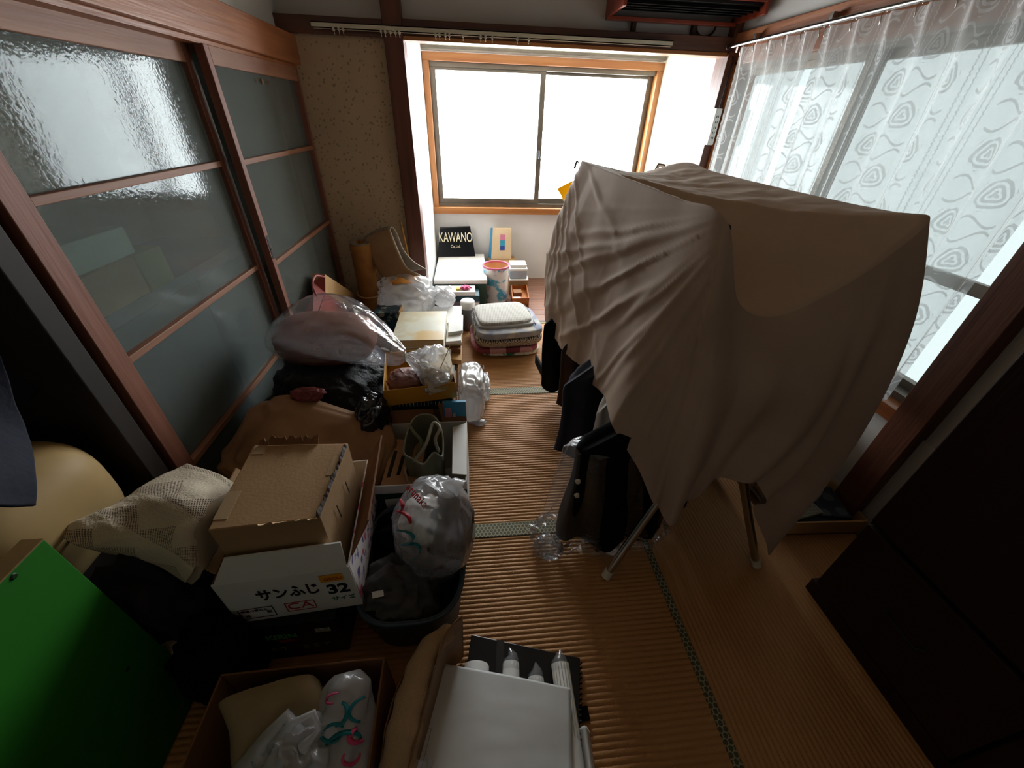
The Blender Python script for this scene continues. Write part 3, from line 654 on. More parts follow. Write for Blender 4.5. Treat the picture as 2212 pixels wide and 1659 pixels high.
# ---- things on the floor under the rack
nb = thing('tray', 'shallow box of old newspapers standing under the rack by the wall', 'box', (1.32, .93, 0))
t0 = V((1.165, .800, .003)); ta = V((.315, -.015, 0)); tbv = V((.03, .27, 0))
MB().obox(t0, ta, tbv, (0, 0, .008)).build('bottom', 'card2', nb)
for o_, a_, b2 in ((t0, ta, V((0, .006, 0))), (t0+tbv, ta, V((0, .006, 0))), (t0, V((.006, 0, 0)), tbv), (t0+ta, V((.006, 0, 0)), tbv)): MB().obox(o_, a_, b2, (0, 0, .075)).build('side', 'kraft', nb)
npm = printed('newsprint', '8E8A80', '77736A', freq=420, thr=.3); dkp = printed('dark photo newsprint', '26303A', '4A5058', freq=90, thr=.5)
for i, (dx, dy, dz, rot, mm, sx, sy) in enumerate(((.012, .02, .012, .02, npm, .27, .22), (.02, .03, .034, -.10, dkp, .25, .19), (.015, .015, .052, .15, npm, .17, .14), (.17, .03, .054, -.2, dkp, .11, .15))):
    c = MB(); o_ = t0+V((dx, dy, dz)); x_ = V((math.cos(rot), math.sin(rot), .02))*sx; y_ = V((-math.sin(rot), math.cos(rot), .01))*sy
    c.obox(o_, x_, y_, (0, 0, .014)); 
    tag(c.build('newspaper', mm, mods=BV), ['grey newspaper at the bottom of the shallow box', 'dark photo page under the folded sheet in the shallow box', 'folded grey newspaper lying on top in the shallow box', 'dark newspaper against the wall end of the shallow box'][i], 'newspaper', 'newspapers in the shallow box')
p = onZ(1606, 1062, 0)
cbx = thing('carton', 'small tan carton on the matting behind the rack leg', 'box', (p.x+.06, p.y+.08, 0))
MB().box(p.x+.0, p.x+.16, p.y, p.y+.16, .002, .12).build('body', 'card', cbx, mods=BV)
MB().obox((p.x, p.y, .12), (.16, 0, 0), (0, -.05, .03), (0, 0, .003)).build('flap', 'card', cbx); MB().obox((p.x, p.y, .12), (-.04, 0, .03), (0, .16, 0), (0, 0, .003)).build('flap', 'card', cbx)
# ================================================================== HEAP: helpers
def rotbox(cx, cy, z0, w_, d_, h_, a):
    """origin and axes of an upright box centred at cx, cy, turned by a"""
    ux = V((math.cos(a), math.sin(a), 0)); uy = V((-math.sin(a), math.cos(a), 0))
    return V((cx, cy, z0))-ux*w_/2-uy*d_/2, ux*w_, uy*d_, V((0, 0, h_))
def carton_open(name, label, cx, cy, z0, w_, d_, h_, a, out, inn, th=.005, cat='box', sides='fblr'):
    g = thing(name, label, cat, (cx, cy, z0)); o, x, y, z = rotbox(cx, cy, z0, w_, d_, h_, a); ux, uy = x.normalized(), y.normalized()
    MB().obox(o, x, y, V((0, 0, th))).build('bottom', out, g)
    MB().obox(o, x, uy*th, z).build('side', out, g, mods=BV); MB().obox(o+y-uy*th, x, uy*th, z).build('side', out, g, mods=BV)
    MB().obox(o+uy*th, ux*th, y-uy*2*th, z).build('side', out, g, mods=BV); MB().obox(o+x-ux*th+uy*th, ux*th, y-uy*2*th, z).build('side', out, g, mods=BV)
    return g, o, x, y, z
def book(label, cx, cy, z0, w_, d_, h_, a, cov, spine='x', group=None, name='book'):
    g = thing(name, label, 'book', (cx, cy, z0), group); o, x, y, z = rotbox(cx, cy, z0, w_, d_, h_, a); t = V((0, 0, min(.003, h_*.2)))
    c = MB(); c.obox(o, x, y, t); c.obox(o+z-t, x, y, t); c.obox(o, x.normalized()*.003, y, z)
    c.build('cover', cov, g)
    MB().obox(o+t+x.normalized()*.003+y*.02, x*.97, y*.96, z-t*2).build('pages', 'pages', g); return g
def col(name, c, c2=None, rough=.55): 
    if name not in m: m[name] = M(name, c, c2, rough=rough)
    return name
# ================================================================== NEAR HEAP
# ---- apple carton with the tan box in it, on the black gift box
gb = thing('gift_box', 'black printed gift box underneath the white apple carton', 'box', (-.55, .68, 0))
o, x, y, z = rotbox(-.553, .70, .003, .305, .34, .195, .03)
MB().obox(o, x, y, z).build('body', 'blackgloss', gb, mods=(('bevel', .003),)); MB().obox(o-V((.002, .002, 0))+V((0, 0, .175)), x*1.01, y*1.01, V((0, 0, .021))).build('lid', 'blackgloss', gb, mods=(('bevel', .002),))
gx = x.normalized(); gf = lambda fx, fz: o+x*fx+z*fz-y.normalized()*.0015
text('KIRIN', .032, M('bright green ink', '6FD060', '66C858'), frame(gf(.50, .66), gx, (0, 0, 1)), gb, bold=.0008)
text('G I F T    S E T', .028, M('dull grey ink', 'A8A49C', '9A968E'), frame(gf(.52, .30), gx, (0, 0, 1)), gb, sx=1.25)
MB().obox(gf(.46, .50), gx*.045, V((0, 0, .012)), y.normalized()*.001).build('emblem', 'red', gb)
MB().obox(gf(.80, .70)-y.normalized()*.002, gx*.040, V((0, 0, .020)), y.normalized()*.001).build('barcode_sticker', barcode(), gb)
ap = thing('apple_carton', 'white apple carton with printed front and open flaps holding the tan box', 'box', (-.5, .73, .2))
o, x, y, z = rotbox(-.497, .738, .201, .312, .37, .185, .075); ux, uy = x.normalized(), y.normalized(); th = .005
MB().obox(o, x, y, V((0, 0, th))).build('bottom', 'cardw', ap)
MB().obox(o, x, uy*th, z).build('front_panel', 'cardw', ap, mods=BV); MB().obox(o+y-uy*th, x, uy*th, z).build('back_panel', 'cardw', ap, mods=BV)
MB().obox(o+uy*th, ux*th, y-uy*2*th, z).build('side_panel', 'card2', ap, mods=BV); sp_ = MB().obox(o+x-ux*th+uy*th, ux*th, y-uy*2*th, z).build('side_panel', blotch('red and pink apple print', ('D8D0CC', 'C23A5A', '5A4A8A'), 26), ap, mods=BV)
fr0 = o+z; hgt = V((0, .012, .085))
MB().prism([fr0+x*.02, fr0+x*.985, fr0+x*.985+hgt, fr0+x*.17+hgt*.96, ], uy*.004).build('flap', 'cardw', ap)
rf = o+x+z
MB().prism([rf+uy*.03, rf+y*.98, rf+y*.98+V((.055, .01, .10)), rf+uy*.06+V((.055, 0, .10))], ux*.005).build('flap', 'card2', ap)
MB().prism([o+z+uy*.03, o+z+y*.9, o+z+y*.9+V((-.05, 0, .05)), o+z+uy*.05+V((-.055, 0, .035))], -ux*.004).build('flap', 'card', ap)
af = lambda fx, fz: o+x*fx+z*fz-uy*.0012
text('サンふじ', .052, 'ink', frame(af(.49, .60), ux, (0, 0, 1)), ap, bold=.0014, sx=.72)
text('32', .058, 'ink', frame(af(.86, .52), ux, (0, 0, 1)), ap, bold=.002, sx=.95)
text('サイズ', .020, 'green_ink', frame(af(.875, .27), ux, (0, 0, 1)), ap, bold=.0004)
text('CA', .040, 'red', frame(af(.52, .23), ux, (0, 0, 1)), ap, sx=1.15)
def outline(c, w_, h_, t, mt): 
    b = MB(); X = ux; Z = V((0, 0, 1)); q = c-X*w_/2-Z*h_/2; d = -uy*.0008
    b.obox(q, X*w_, Z*t, d); b.obox(q+Z*(h_-t), X*w_, Z*t, d); b.obox(q, X*t, Z*h_, d); b.obox(q+X*(w_-t), X*t, Z*h_, d); b.build('printed_frame', mt, ap)
outline(af(.525, .23), .072, .042, .0018, 'red'); outline(af(.185, .21), .082, .048, .0016, 'ink')
text('糖度13度以上', .0105, 'ink', frame(af(.17, .27), ux, (0, 0, 1)), ap); text('保', .013, 'ink', frame(af(.10, .14), ux, (0, 0, 1)), ap); text('証', .013, 'ink', frame(af(.275, .20), ux, (0, 0, 1)), ap)
MB().obox(af(.755, .73), ux*.056, V((0, 0, .030)), -uy*.001).build('sticker', 'orange', ap); text('GROU', .015, 'red', frame(af(.855, .80)-uy*.0015, ux, (0, 0, 1)), ap)
tn = thing('cardboard_box', 'closed tan cardboard box with torn taped lid edges set in the apple carton', 'box', (-.49, .7, .21))
TB = [V(q) for q in ((-.596, .574, .552), (-.364, .590, .552), (-.360, .835, .552), (-.614, .842, .552))]
bw = MB(); bt_ = [V((q.x*.97-.014, q.y*.98+.012, .208)) for q in TB]
bw.add(TB+bt_, [(0, 1, 2, 3), (7, 6, 5, 4), (0, 4, 5, 1), (1, 5, 6, 2), (2, 6, 7, 3), (3, 7, 4, 0)]); bw.build('body', 'card', tn, mods=(('bevel', .003),))
random.seed(3)
def torn(a, c, up, n, nm, mt):    # ragged torn strip along a lid edge
    b = MB(); vs_ = []
    for i in range(n+1):
        p = a.lerp(c, i/n); vs_ += [p+V((0, 0, .0005)), p+up*random.uniform(.15, 1)+V((0, 0, .003+random.uniform(0, .006)))]
    b.add(vs_, [(2*i, 2*i+2, 2*i+3, 2*i+1) for i in range(n)]); return b.build(nm, mt, tn, mods=(('solid', .0015),))
torn(TB[3].lerp(TB[2], .06), TB[3].lerp(TB[2], .68), V((0, .022, .012)), 26, 'torn_edge', 'card2')
torn(TB[1].lerp(TB[2], .0), TB[1].lerp(TB[2], .95), V((-.008, 0, .003)), 26, 'torn_edge', col('dark torn corrugation', '3A2A22'))
torn(TB[0].lerp(TB[1], .45), TB[0].lerp(TB[1], .98), V((0, -.012, .004)), 18, 'torn_edge', col('pale torn paper', 'C8A880'))
for a_, b_, w_ in ((TB[3].lerp(TB[2], .02), TB[3].lerp(TB[2], .14), V((.005, -.035, 0))), (TB[2].lerp(TB[1], .2), TB[2].lerp(TB[1], .48), V((-.025, 0, 0))), (TB[0].lerp(TB[3], .1), TB[0].lerp(TB[3], .4), V((.03, 0, 0)))):
    MB().obox(a_+V((0, 0, .0005)), b_-a_, w_, (0, 0, .0006)).build('tape', col('parcel tape', 'B89C78', rough=.3), tn)
for k in (.30, .62): 
    p = TB[1].lerp(TB[2], k)+V((.004, 0, -.055)); MB().obox(p, (0, .004, -.05), (0, .004, 0), (.001, 0, 0)).build('slot', 'ink', tn)
# ---- open carton of bags at the bottom of the picture
cg, o, x, y, z = carton_open('carton', 'open brown carton full of plastic bags standing before the gift box', -.425, .235, .002, .375, .37, .225, .01, 'card2', 'card2')
tp = M('beige bag paper', 'A08C6C', '94805F', rough=.8, bump=.3, bscale=12)
pbg = MB(); P4 = [onZ(482, 1515, .235), onZ(655, 1462, .245), onZ(690, 1560, .20), onZ(560, 1659, .19)]
tag(sheet([[P4[0]+V((-.01, .0, -.10)), P4[0], P4[1], P4[1]+V((.01, 0, -.12))], [P4[0].lerp(P4[3], .5)+V((-.03, 0, -.08)), P4[0].lerp(P4[3], .4)+V((0, 0, .02)), P4[1].lerp(P4[2], .5)+V((0, 0, .012)), P4[2]+V((.02, 0, -.09))], [P4[3]+V((-.05, -.08, -.1)), P4[3]+V((-.02, -.03, -.03)), P4[2]+V((0, -.05, -.04)), P4[2]+V((.02, -.08, -.12))]], 30, 30, .006, 9).build('paper_bag', tp, mods=(('solid', .006),)), 'crumpled beige paper bag lying at the back of the brown carton', 'bag')
wb = thing('plastic_bag', 'white shopping bag with one handle sticking up in the brown carton', 'bag', (-.37, .2, .1))
blob(onZ(640, 1640, .18), (.075, .075, .085), 21, .2, 4, 1, 60, 40, crease=.22, cf=3).build('body', 'milky', wb)
h0 = onZ(600, 1600, .25); h1 = onZ(678, 1538, .285); h2 = onZ(690, 1575, .26); h3 = onZ(655, 1615, .24)
MB().tube([h0, h0.lerp(h1, .5)+V((0, 0, .02)), h1, h2, h3.lerp(h2, .4), h3], [.012, .008, .006, .006, .008, .014], 10).build('handle', 'milky', wb)
hd_ = MB().tube([onZ(540, 1659, .2), onZ(575, 1600, .25), onZ(620, 1545, .27), onZ(640, 1590, .24)], [.03, .018, .012, .02], 10).build('handle', 'milky', wb)
rb_ = thing('bag_roll', 'rolled plastic bag with teal and pink lettering against the carton side', 'bag', (-.3, .27, .1))
rc0, rc1 = onZ(750, 1452, .225), onZ(748, 1659, .165)
RR = .058
def rollfn(u, v):
    c = rc0.lerp(rc1+(rc1-rc0)*.25, v); a_ = 2*PI*u; e = math.sin(min(1, v*4+.22)*PI/2)**.7
    k = RR*e*(1+.08*math.sin(5*a_+9*v)+.10*fbm((a_, v*6, 2), 1)); ax = (rc1-rc0).normalized(); sd = ax.cross(V((0, 0, 1))).normalized(); up2 = sd.cross(ax)
    return c+sd*math.cos(a_)*k+up2*math.sin(a_)*k*.8
MB().grid(rollfn, 48, 50, closeu=True).build('body', 'milky', rb_)
def decal(pts, wd, mt, par, nm='printed_mark', lift=.0):
    """brush stroke laid on a surface"""
    vs_ = []; n = len(pts)
    for i, p in enumerate(pts):
        d = (pts[min(i+1, n-1)]-pts[max(i-1, 0)]).normalized(); s_ = d.cross(V((0, .3, 1)).normalized()).normalized()*wd*(.5+.5*math.sin(PI*(i+.5)/n))
        vs_ += [p-s_+V((0, 0, lift)), p+s_+V((0, 0, lift))]
    MB().add(vs_, [(2*i, 2*i+1, 2*i+3, 2*i+2) for i in range(n-1)], True).build(nm, mt, par, mods=(('solid', .0012),))
def rollarc(u0, v0, ru, rv, a0, a1, n=14):
    out = []
    for i in range(n):
        t = a0+(a1-a0)*i/(n-1); u = u0+ru*math.cos(t); v = v0+rv*math.sin(t); c = rollfn(u, v); cc = rc0.lerp(rc1+(rc1-rc0)*.25, v); out.append(c+(c-cc).normalized()*.003)
    return out
SG = 1 if rollfn(.25, .5).z > rollfn(.75, .5).z else -1
U0 = .25 if SG > 0 else .75
for du, dv, ru, rv, a0, a1, mt, w_ in ((.13, .36, .09, .10, 1.9, 4.7, 'teal', .004), (-.02, .34, .05, .09, -1.2, 1.9, 'teal', .005), (-.05, .48, .06, .07, 0, 6.0, 'teal', .004), (.0, .60, .10, .10, 3.3, 6.2, 'teal', .005), (-.14, .66, .08, .10, 2.6, 5.6, 'teal', .004), (.10, .55, .06, .06, 1.2, 4.4, 'pink', .006), (.06, .70, .05, .06, 0, 3.8, 'pink', .004), (-.04, .20, .05, .04, 1.6, 5.2, 'pink', .003)):
    decal(rollarc(U0+du*SG, dv, ru, rv, a0, a1), w_, mt, rb_)
# ---- kraft bag with a beige towel roll
kb = thing('kraft_bag', 'torn kraft paper bag holding a beige towel roll beside the brown carton', 'bag', (-.15, .36, 0))
ctr = [onZ(975, 1352, .225), onZ(925, 1400, .235), onZ(895, 1480, .235), onZ(870, 1580, .22), onZ(850, 1690, .19)]
def kfn(side):
    def fn(u, v):
        p = crp(ctr, u); w_ = .030+.018*math.sin(PI*u)
        s_ = V((.9, .42, 0)).normalized()*side*w_
        return V((p.x, p.y, 0))*(1)+s_*(1+.35*v)*.8+V((0, 0, p.z*(v)+.003+.012*v*fbm((u*7, v*2, side), 1)+(.02 if side > 0 else -.015)*v))
    return fn
MB().grid(kfn(1), 30, 14).build('bag_wall', col('brown kraft sack', '8A6238', '785028'), kb, mods=(('solid', .002),)); MB().grid(kfn(-1), 30, 14).build('bag_wall', 'card2', kb, mods=(('solid', .002),))
tw = [p+V((0, 0, -.018)) for p in ctr]
tow = MB().tube([crp(tw, k/40) for k in range(41)], [.008+.030*math.sin(PI*min(1, k/40*1.25+.03)*.5)**.5+.002*math.sin(k*.9) for k in range(41)], 22)
tag(tow.build('towel_roll', M('beige terry towel', 'B89A78', 'A88A66', rough=.95, bump=.5, bscale=220)), 'rolled beige towel sticking up from the torn kraft bag', 'towel')
tag(sheet([[onZ(940, 1640, .10), onZ(870, 1640, .22), onZ(835, 1625, .16)], [onZ(935, 1665, .10), onZ(862, 1670, .22), onZ(825, 1665, .15)]], 8, 16, .006, 30).build('plastic_wrap', 'film_bag', mods=(('solid', .001),)), 'scrap of clear wrapping hanging on the towel roll', 'plastic')
# ---- flat black folder, paper tubes and the big envelope
fd = thing('folder', 'black portfolio folder lying flat on the matting under the paper tubes', 'folder', (.1, .35, 0))
q = [onZ(1018, 1370, .02), onZ(1253, 1421, .02), onZ(1252, 1700, .02), onZ(985, 1620, .02)]
MB().prism([V((p.x, p.y, .004)) for p in q], (0, 0, .016)).build('cover', 'blackgloss', fd, mods=(('bevel', .002),))
e0, e1 = V((q[1].x, q[1].y, .004)), V((q[2].x, q[2].y, .004))
for k in range(1, 22):
    p = e0.lerp(e1, k/22); MB().tube([p+V((-.004, 0, .012)), p+V((.004, 0, .018)), p+V((.006, 0, .009)), p+V((.0, 0, .002))], .0016, 6).build('spiral_loop', 'dark_in', fd)
MB().obox(e0.lerp(e1, .42), (.022, 0, 0), (0, -.03, 0), (0, 0, .008)).build('strap', 'black', fd)
s0, s1 = q[0].lerp(q[1], .24), q[0].lerp(q[1], .31)
MB().prism([V((s0.x, s0.y, .0205)), V((s1.x, s1.y, .0205)), V((s1.x-.01, s1.y-.12, .0205)), V((s0.x-.01, s0.y-.12, .0205))], (0, 0, .001)).build('tape', col('dull tape', '2E2E30', rough=.25), fd)
TZ = .022
for i, (px, py, r_, ln, lab) in enumerate(((1104, 1437, .0235, .26, 'white paper tube with a twisted clear end beside the thick pale tube'), (1158, 1470, .0225, .25, 'short white paper tube tucked deepest under the envelope'), (1210, 1440, .0245, .27, 'ribbed white tube in film next to the folder spiral'), (1030, 1440, .034, .22, 'thick pale cardboard tube at the kraft bag side of the envelope'))):
    e = onZ(px, py-8, TZ+r_*1.4); ax = V((-.10 if i != 2 else -.03, -1, 0)).normalized(); e = V((e.x, e.y, TZ+r_))
    tb_ = thing('paper_tube', lab, 'tube', (e.x, e.y, TZ), 'paper tubes under the envelope')
    MB().tube([e, e+ax*.004, e+ax*ln], [r_*.94, r_, r_], 24).build('roll', 'white', tb_)
    if i == 2:
        for k in range(9):
            a_ = PI*(k+.5)/9; dd = V((math.cos(a_), 0, math.sin(a_)))*r_; MB().tube([e+dd, e+dd+ax*ln*.6], .0012, 5).build('rib', 'white_pl', tb_)
    if i != 3: MB().tube([e+ax*.02, e-ax*.004, e-ax*.018+V((.004, 0, .006)), e-ax*.034+V((.006*(i-1), 0, .012))], [r_*1.03, r_*1.02, r_*.6, .002], 14, caps=False).build('film_end', 'film_bag', tb_)
env = thing('envelope', 'large white envelope laid across the paper tubes and black folder', 'envelope', (.04, .3, .06))
E0, E1, E2, E3 = onZ(935, 1430, .098), onZ(1232, 1487, .082), onZ(1236, 1680, .082), onZ(862, 1690, .095)
def efn(u, v):
    p = (E0.lerp(E1, u)).lerp(E3.lerp(E2, u), v); return p+V((0, 0, .010*math.sin(PI*u)+.0018*fbm((u*2, v*2, 7), 1)-.010*(1-v)*max(0, .3-v)*math.sin(3*u)))
MB().grid(efn, 36, 36).build('sheet', M('white envelope paper', 'D8D8D6', 'CECECC', rough=.6), env, mods=(('solid', .004),))
ed = MB()
for a_, b_ in (((.05, .60), (.11, .60)), ((.05, .60), (.05, .95)), ((.11, .60), (.11, .95))):
    p, q2 = efn(*a_), efn(*b_); dd = (q2-p); n_ = V((-dd.y, dd.x, 0)).normalized()*.0006
    ed.add([p-n_+V((0, 0, .003)), q2-n_+V((0, 0, .003)), q2+n_+V((0, 0, .003)), p+n_+V((0, 0, .003))], [(0, 1, 2, 3)])
ed.build('printed_frame', col('grey print', '8A8A88'), env, recalc=False)
p0 = onZ(1262, 1570, .03)
tag(sheet([[V((p0.x-.012, p0.y, .012)), V((p0.x, p0.y, .04)), V((p0.x+.014, p0.y-.006, .012))], [V((p0.x-.016, p0.y-.06, .008)), V((p0.x-.004, p0.y-.06, .034)), V((p0.x+.010, p0.y-.06, .008))], [V((p0.x-.02, p0.y-.14, .006)), V((p0.x-.008, p0.y-.14, .03)), V((p0.x+.006, p0.y-.14, .006))]], 14, 14).build('paper_packet', 'white', mods=(('solid', .003),)), 'narrow white paper packet lying beside the folder spiral', 'packet')
# ---- green board
gp = thing('green_board', 'upright bright green board with a pale plywood edge', 'board', (-.80, .1, 0))
GA = V((-.779, .488, .671))
MB().obox((GA.x-.034, GA.y, .004), (.034, 0, 0), (0, -.85, 0), (0, 0, .667)).build('panel', 'green', gp, mods=(('bevel', .0015),))
MB().obox((GA.x-.036, GA.y+.0, .671), (.036, 0, 0), (0, -.85, 0), (0, 0, .0025)).build('edge_band', 'ply', gp)
for p in (onX(30, 1245, GA.x), onX(275, 1445, GA.x)): MB().tube([p, p+V((.002, 0, 0))], [.006, .004], 8).build('knot_mark', col('dark mark', '10300C'), gp)
# ---- cream casing, navy cloth and dark hanging clothes in the dark opening
cc = thing('machine_case', 'smooth cream rounded casing half under a navy cloth in the dark opening', 'case', (-1.2, .80, 0))
blob((-1.13, .655, .495), (.19, .185, .165), 31, .02, 1, .62, 64, 44).build('body', 'cream', cc)
MB().box(-1.26, -1.00, .53, .78, .003, .36).build('base', col('dark base', '2A2420'), cc, mods=(('bevel', .01),))
nv = sheet([[onX(0, 770, -1.0), onX(40, 900, -.98), onX(70, 1000, -.925), onX(77, 1092, -.895)], [onX(-60, 770, -1.02), onX(-60, 900, -1.0), onX(-40, 1000, -.93), onX(-40, 1094, -.895)], [onX(-160, 770, -1.03), onX(-180, 900, -1.02), onX(-180, 1000, -.94), onX(-200, 1094, -.90)]], 24, 30, .006, 6)
tag(nv.build('navy_cloth', 'navy', mods=(('solid', .006),)), 'navy cloth hanging over the cream casing', 'cloth')
hc = thing('hanging_clothes', 'dark clothes hanging in the black opening beside the glass door', 'clothes', (-1.2, .80, .6))
sheet([[onX(-60, 640, -1.25), onX(0, 690, -1.22), onX(60, 735, -1.18), onX(110, 790, -1.15)], [onX(-40, 760, -1.24), onX(20, 780, -1.20), onX(100, 810, -1.16), onX(160, 862, -1.12)], [onX(-40, 880, -1.24), onX(10, 880, -1.20), onX(80, 880, -1.16), onX(130, 880, -1.13)]], 24, 24, .012, 6).build('coat_panel', 'black', hc, mods=(('solid', .02),))
sheet([[onX(-40, 740, -1.14), onX(0, 757, -1.12), onX(40, 800, -1.09), onX(87, 838, -1.07)], [onX(-40, 850, -1.13), onX(0, 850, -1.11), onX(40, 855, -1.09), onX(60, 872, -1.07)]], 16, 24, .006, 8).build('sleeve', 'navy', hc, mods=(('solid', .012),))
# ---- crocheted cloth over a dark bundle
db = blob((-.800, .62, .225), (.115, .120, .222), 41, .22, 4, .8, 72, 44, zmin=.003, crease=.1, cf=3).build('clothes_bundle', 'purple'); tag(db, 'dark plum clothes bundle under the crocheted cloth', 'clothes')
db2 = blob((-.675, .485, .145), (.085, .075, .14), 43, .2, 4, .8, 60, 36, zmin=.003, crease=.1, cf=3).build('clothes_bundle', 'black'); tag(db2, 'black clothes bundle squeezed between green board and gift box', 'clothes')
LP = [[onZ(125, 1155, .50), onZ(215, 1105, .515), onZ(300, 1055, .50), onZ(405, 1004, .48)],
      [onZ(180, 1185, .49), onZ(270, 1130, .52), onZ(370, 1075, .53), onZ(470, 1022, .50)],
      [onZ(250, 1195, .47), onZ(335, 1165, .505), onZ(430, 1110, .52), onZ(502, 1050, .48)],
      [onZ(330, 1215, .44), onZ(385, 1195, .475), onZ(445, 1140, .48), onZ(490, 1090, .44)],
      [onZ(400, 1255, .40), onZ(425, 1230, .43), onZ(455, 1180, .42), onZ(480, 1130, .40)]]
def crochet():
    t = NT('cream crochet'); tc = t.n('TexCoord'); s = t.n('SeparateXYZ'); t.l(tc.outputs['UV'], s.inputs[0]); u, v = s.outputs[0], s.outputs[1]
    hx = t.math('SINE', t.math('MULTIPLY', u, 300)); hy = t.math('SINE', t.math('MULTIPLY', v, 300)); hole = t.math('GREATER_THAN', t.math('MULTIPLY', hx, hy), .25)
    tri = t.math('LESS_THAN', t.math('ADD', t.math('ABSOLUTE', t.math('SUBTRACT', t.math('FRACT', t.math('MULTIPLY', u, 3)), .5)), t.math('FRACT', t.math('MULTIPLY', v, 3.2))), .62)
    k = t.math('MULTIPLY', hole, tri)
    b = t.n('BsdfPrincipled', Roughness=.9); t.l(t.mix(k, lin('C6B8A2'), lin('4E3A28')), b.inputs['Base Color'])
    nz = t.n('TexNoise', Scale=160); t.l(t.coords(), nz.inputs['Vector']); bp = t.n('Bump', Strength=.5, Distance=.004); t.l(nz.outputs[0], bp.inputs['Height']); t.l(bp.outputs[0], b.inputs['Normal'])
    t.l(b.outputs[0], t.out.inputs[0]); return t.m
def lfn(u, v):
    p = crp([crp(r_, v) for r_ in LP], u); return p+V((0, 0, .006*math.sin(9*v+5*u)+.008*fbm((u*4, v*4, 3), 1)))
lc = thing('crochet_cloth', 'folded cream crocheted cloth with openwork pattern on the dark bundle', 'cloth', (-.75, .65, .4))
MB().grid(lfn, 50, 50, uvf=lambda u, v: (u, v)).build('top_layer', crochet(), lc, mods=(('solid', .004),))
MB().grid(lambda u, v: lfn(u, v)+V((.006, .004, -.016-.006*math.sin(7*v))), 40, 40).build('under_layer', M('cream knit', 'A89880', '9A8A72', rough=.95), lc, mods=(('solid', .006),))
tag(sheet([[onZ(300, 1352, .17), onZ(360, 1345, .20), onZ(412, 1360, .19)], [onZ(310, 1400, .16), onZ(365, 1395, .195), onZ(418, 1400, .18)], [onZ(330, 1440, .12), onZ(370, 1440, .15), onZ(400, 1450, .14)]], 20, 20, .006, 25).build('knit_piece', M('beige chunky knit', 'A89878', '8E7E60', rough=.95, bump=.8, bscale=120), mods=(('solid', .008),)), 'scrap of beige chunky knitting beside the green board', 'knitting')
# ---- tub of dark clothes with the printed bag on it
tb = thing('tub', 'slate blue plastic tub full of dark clothes beside the apple carton', 'tub', (-.2, .7, 0))
def tubfn(r0):
    def fn(u, v):
        a_ = 2*PI*u; ca, sa = math.cos(a_), math.sin(a_); e = (abs(ca)**3.2+abs(sa)**3.2)**(-1/3.2); k = .90+.10*v
        return V((-.205+ca*e*(.150+r0)*k, .705+sa*e*(.195+r0)*k, .004+.19*v))
    return fn
wl = MB().grid(tubfn(0), 64, 8, closeu=True); wl.grid(tubfn(-.005), 64, 8, closeu=True); wl.add([tubfn(0)(i/64, 1) for i in range(64)]+[tubfn(-.005)(i/64, 1) for i in range(64)], [(i, (i+1) % 64, 64+(i+1) % 64, 64+i) for i in range(64)]); wl.add([tubfn(0)(i/64, 0) for i in range(64)], [tuple(range(64))]); wl.build('shell', 'bluecase', tb)
MB().grid(lambda u, v: tubfn(.004+.005*math.cos(2*PI*v))(u, 1)+V((0, 0, .006*math.sin(2*PI*v))), 64, 8, closeu=True, closev=True).build('rim', 'bluecase', tb)
cl1 = blob((-.235, .62, .150), (.105, .090, .095), 51, .25, 4, .8, 72, 44, zmin=.015, crease=.16, cf=3).build('folded_clothes', 'grey_cl'); tag(cl1, 'dark grey clothes heaped at the near end of the blue tub', 'clothes')
cl2 = blob((-.27, .80, .135), (.075, .075, .10), 53, .25, 4, .8, 60, 40, zmin=.015, crease=.12, cf=3).build('folded_clothes', 'black'); tag(cl2, 'black clothes at the far end of the blue tub behind the printed bag', 'clothes')
tag(MB().obox(onZ(805, 1293, .225), (.030, .004, 0), (-.004, .014, .006), (0, 0, .002)).build('care_label', 'white', cl1) and cl1)
ab = thing('plastic_bag', 'bulging clear white bag with red lettering standing in the blue tub', 'bag', (-.14, .74, .1))
AC, AR = V((-.135, .740, .275)), (.122, .134, .188)
def abfn(u, v):
    th = 2*PI*u; ph = PI*(v-.5); q_ = V((math.cos(ph)*math.cos(th), math.cos(ph)*math.sin(th), math.sin(ph)))
    kn = max(0, q_.dot(V((.42, .25, .87)).normalized())-.80)/.2
    k = 1+.07*fbm(q_, 1.6)+.06*(ridge(q_+V((3, 1, 2)), 3)-.5)-.05*kn
    return AC+V((q_.x*AR[0]*k, q_.y*AR[1]*k, q_.z*AR[2]*k))
MB().grid(abfn, 96, 64, closeu=True).build('film', 'milky2', ab)
blob(AC+V((0, 0, -.012)), (.108, .118, .158), 61, .16, 3, .95, 64, 44, crease=.1, cf=3).build('contents', blotch('brown and grey cloth', ('4A3A36', '6E5850', '26262A'), 9, .9), ab)
blob(AC+V((-.02, -.03, .085)), (.075, .075, .066), 62, .12, 3, 1, 48, 32).build('white_packet', 'white_cl', ab)
kp = AC+V((.045, .03, .150)); MB().tube([kp+V((0, 0, -.012)), kp+V((.004, 0, .010)), kp+V((.018, -.012, .022)), kp+V((.040, -.02, .012))], [.034, .013, .02, .026], 14, caps=False).build('knot', 'milky', ab)
def hit(px, py):
    d = ray(px, py); A_ = sum((d[i]/AR[i])**2 for i in range(3)); B_ = sum(2*d[i]*(C0[i]-AC[i])/AR[i]**2 for i in range(3)); Cc = sum(((C0[i]-AC[i])/AR[i])**2 for i in range(3))-1
    D_ = max(0, B_*B_-4*A_*Cc); t = (-B_-math.sqrt(D_))/(2*A_); p = C0+d*t; n_ = V([(p[i]-AC[i])/AR[i]**2 for i in range(3)]).normalized(); return p+n_*.006
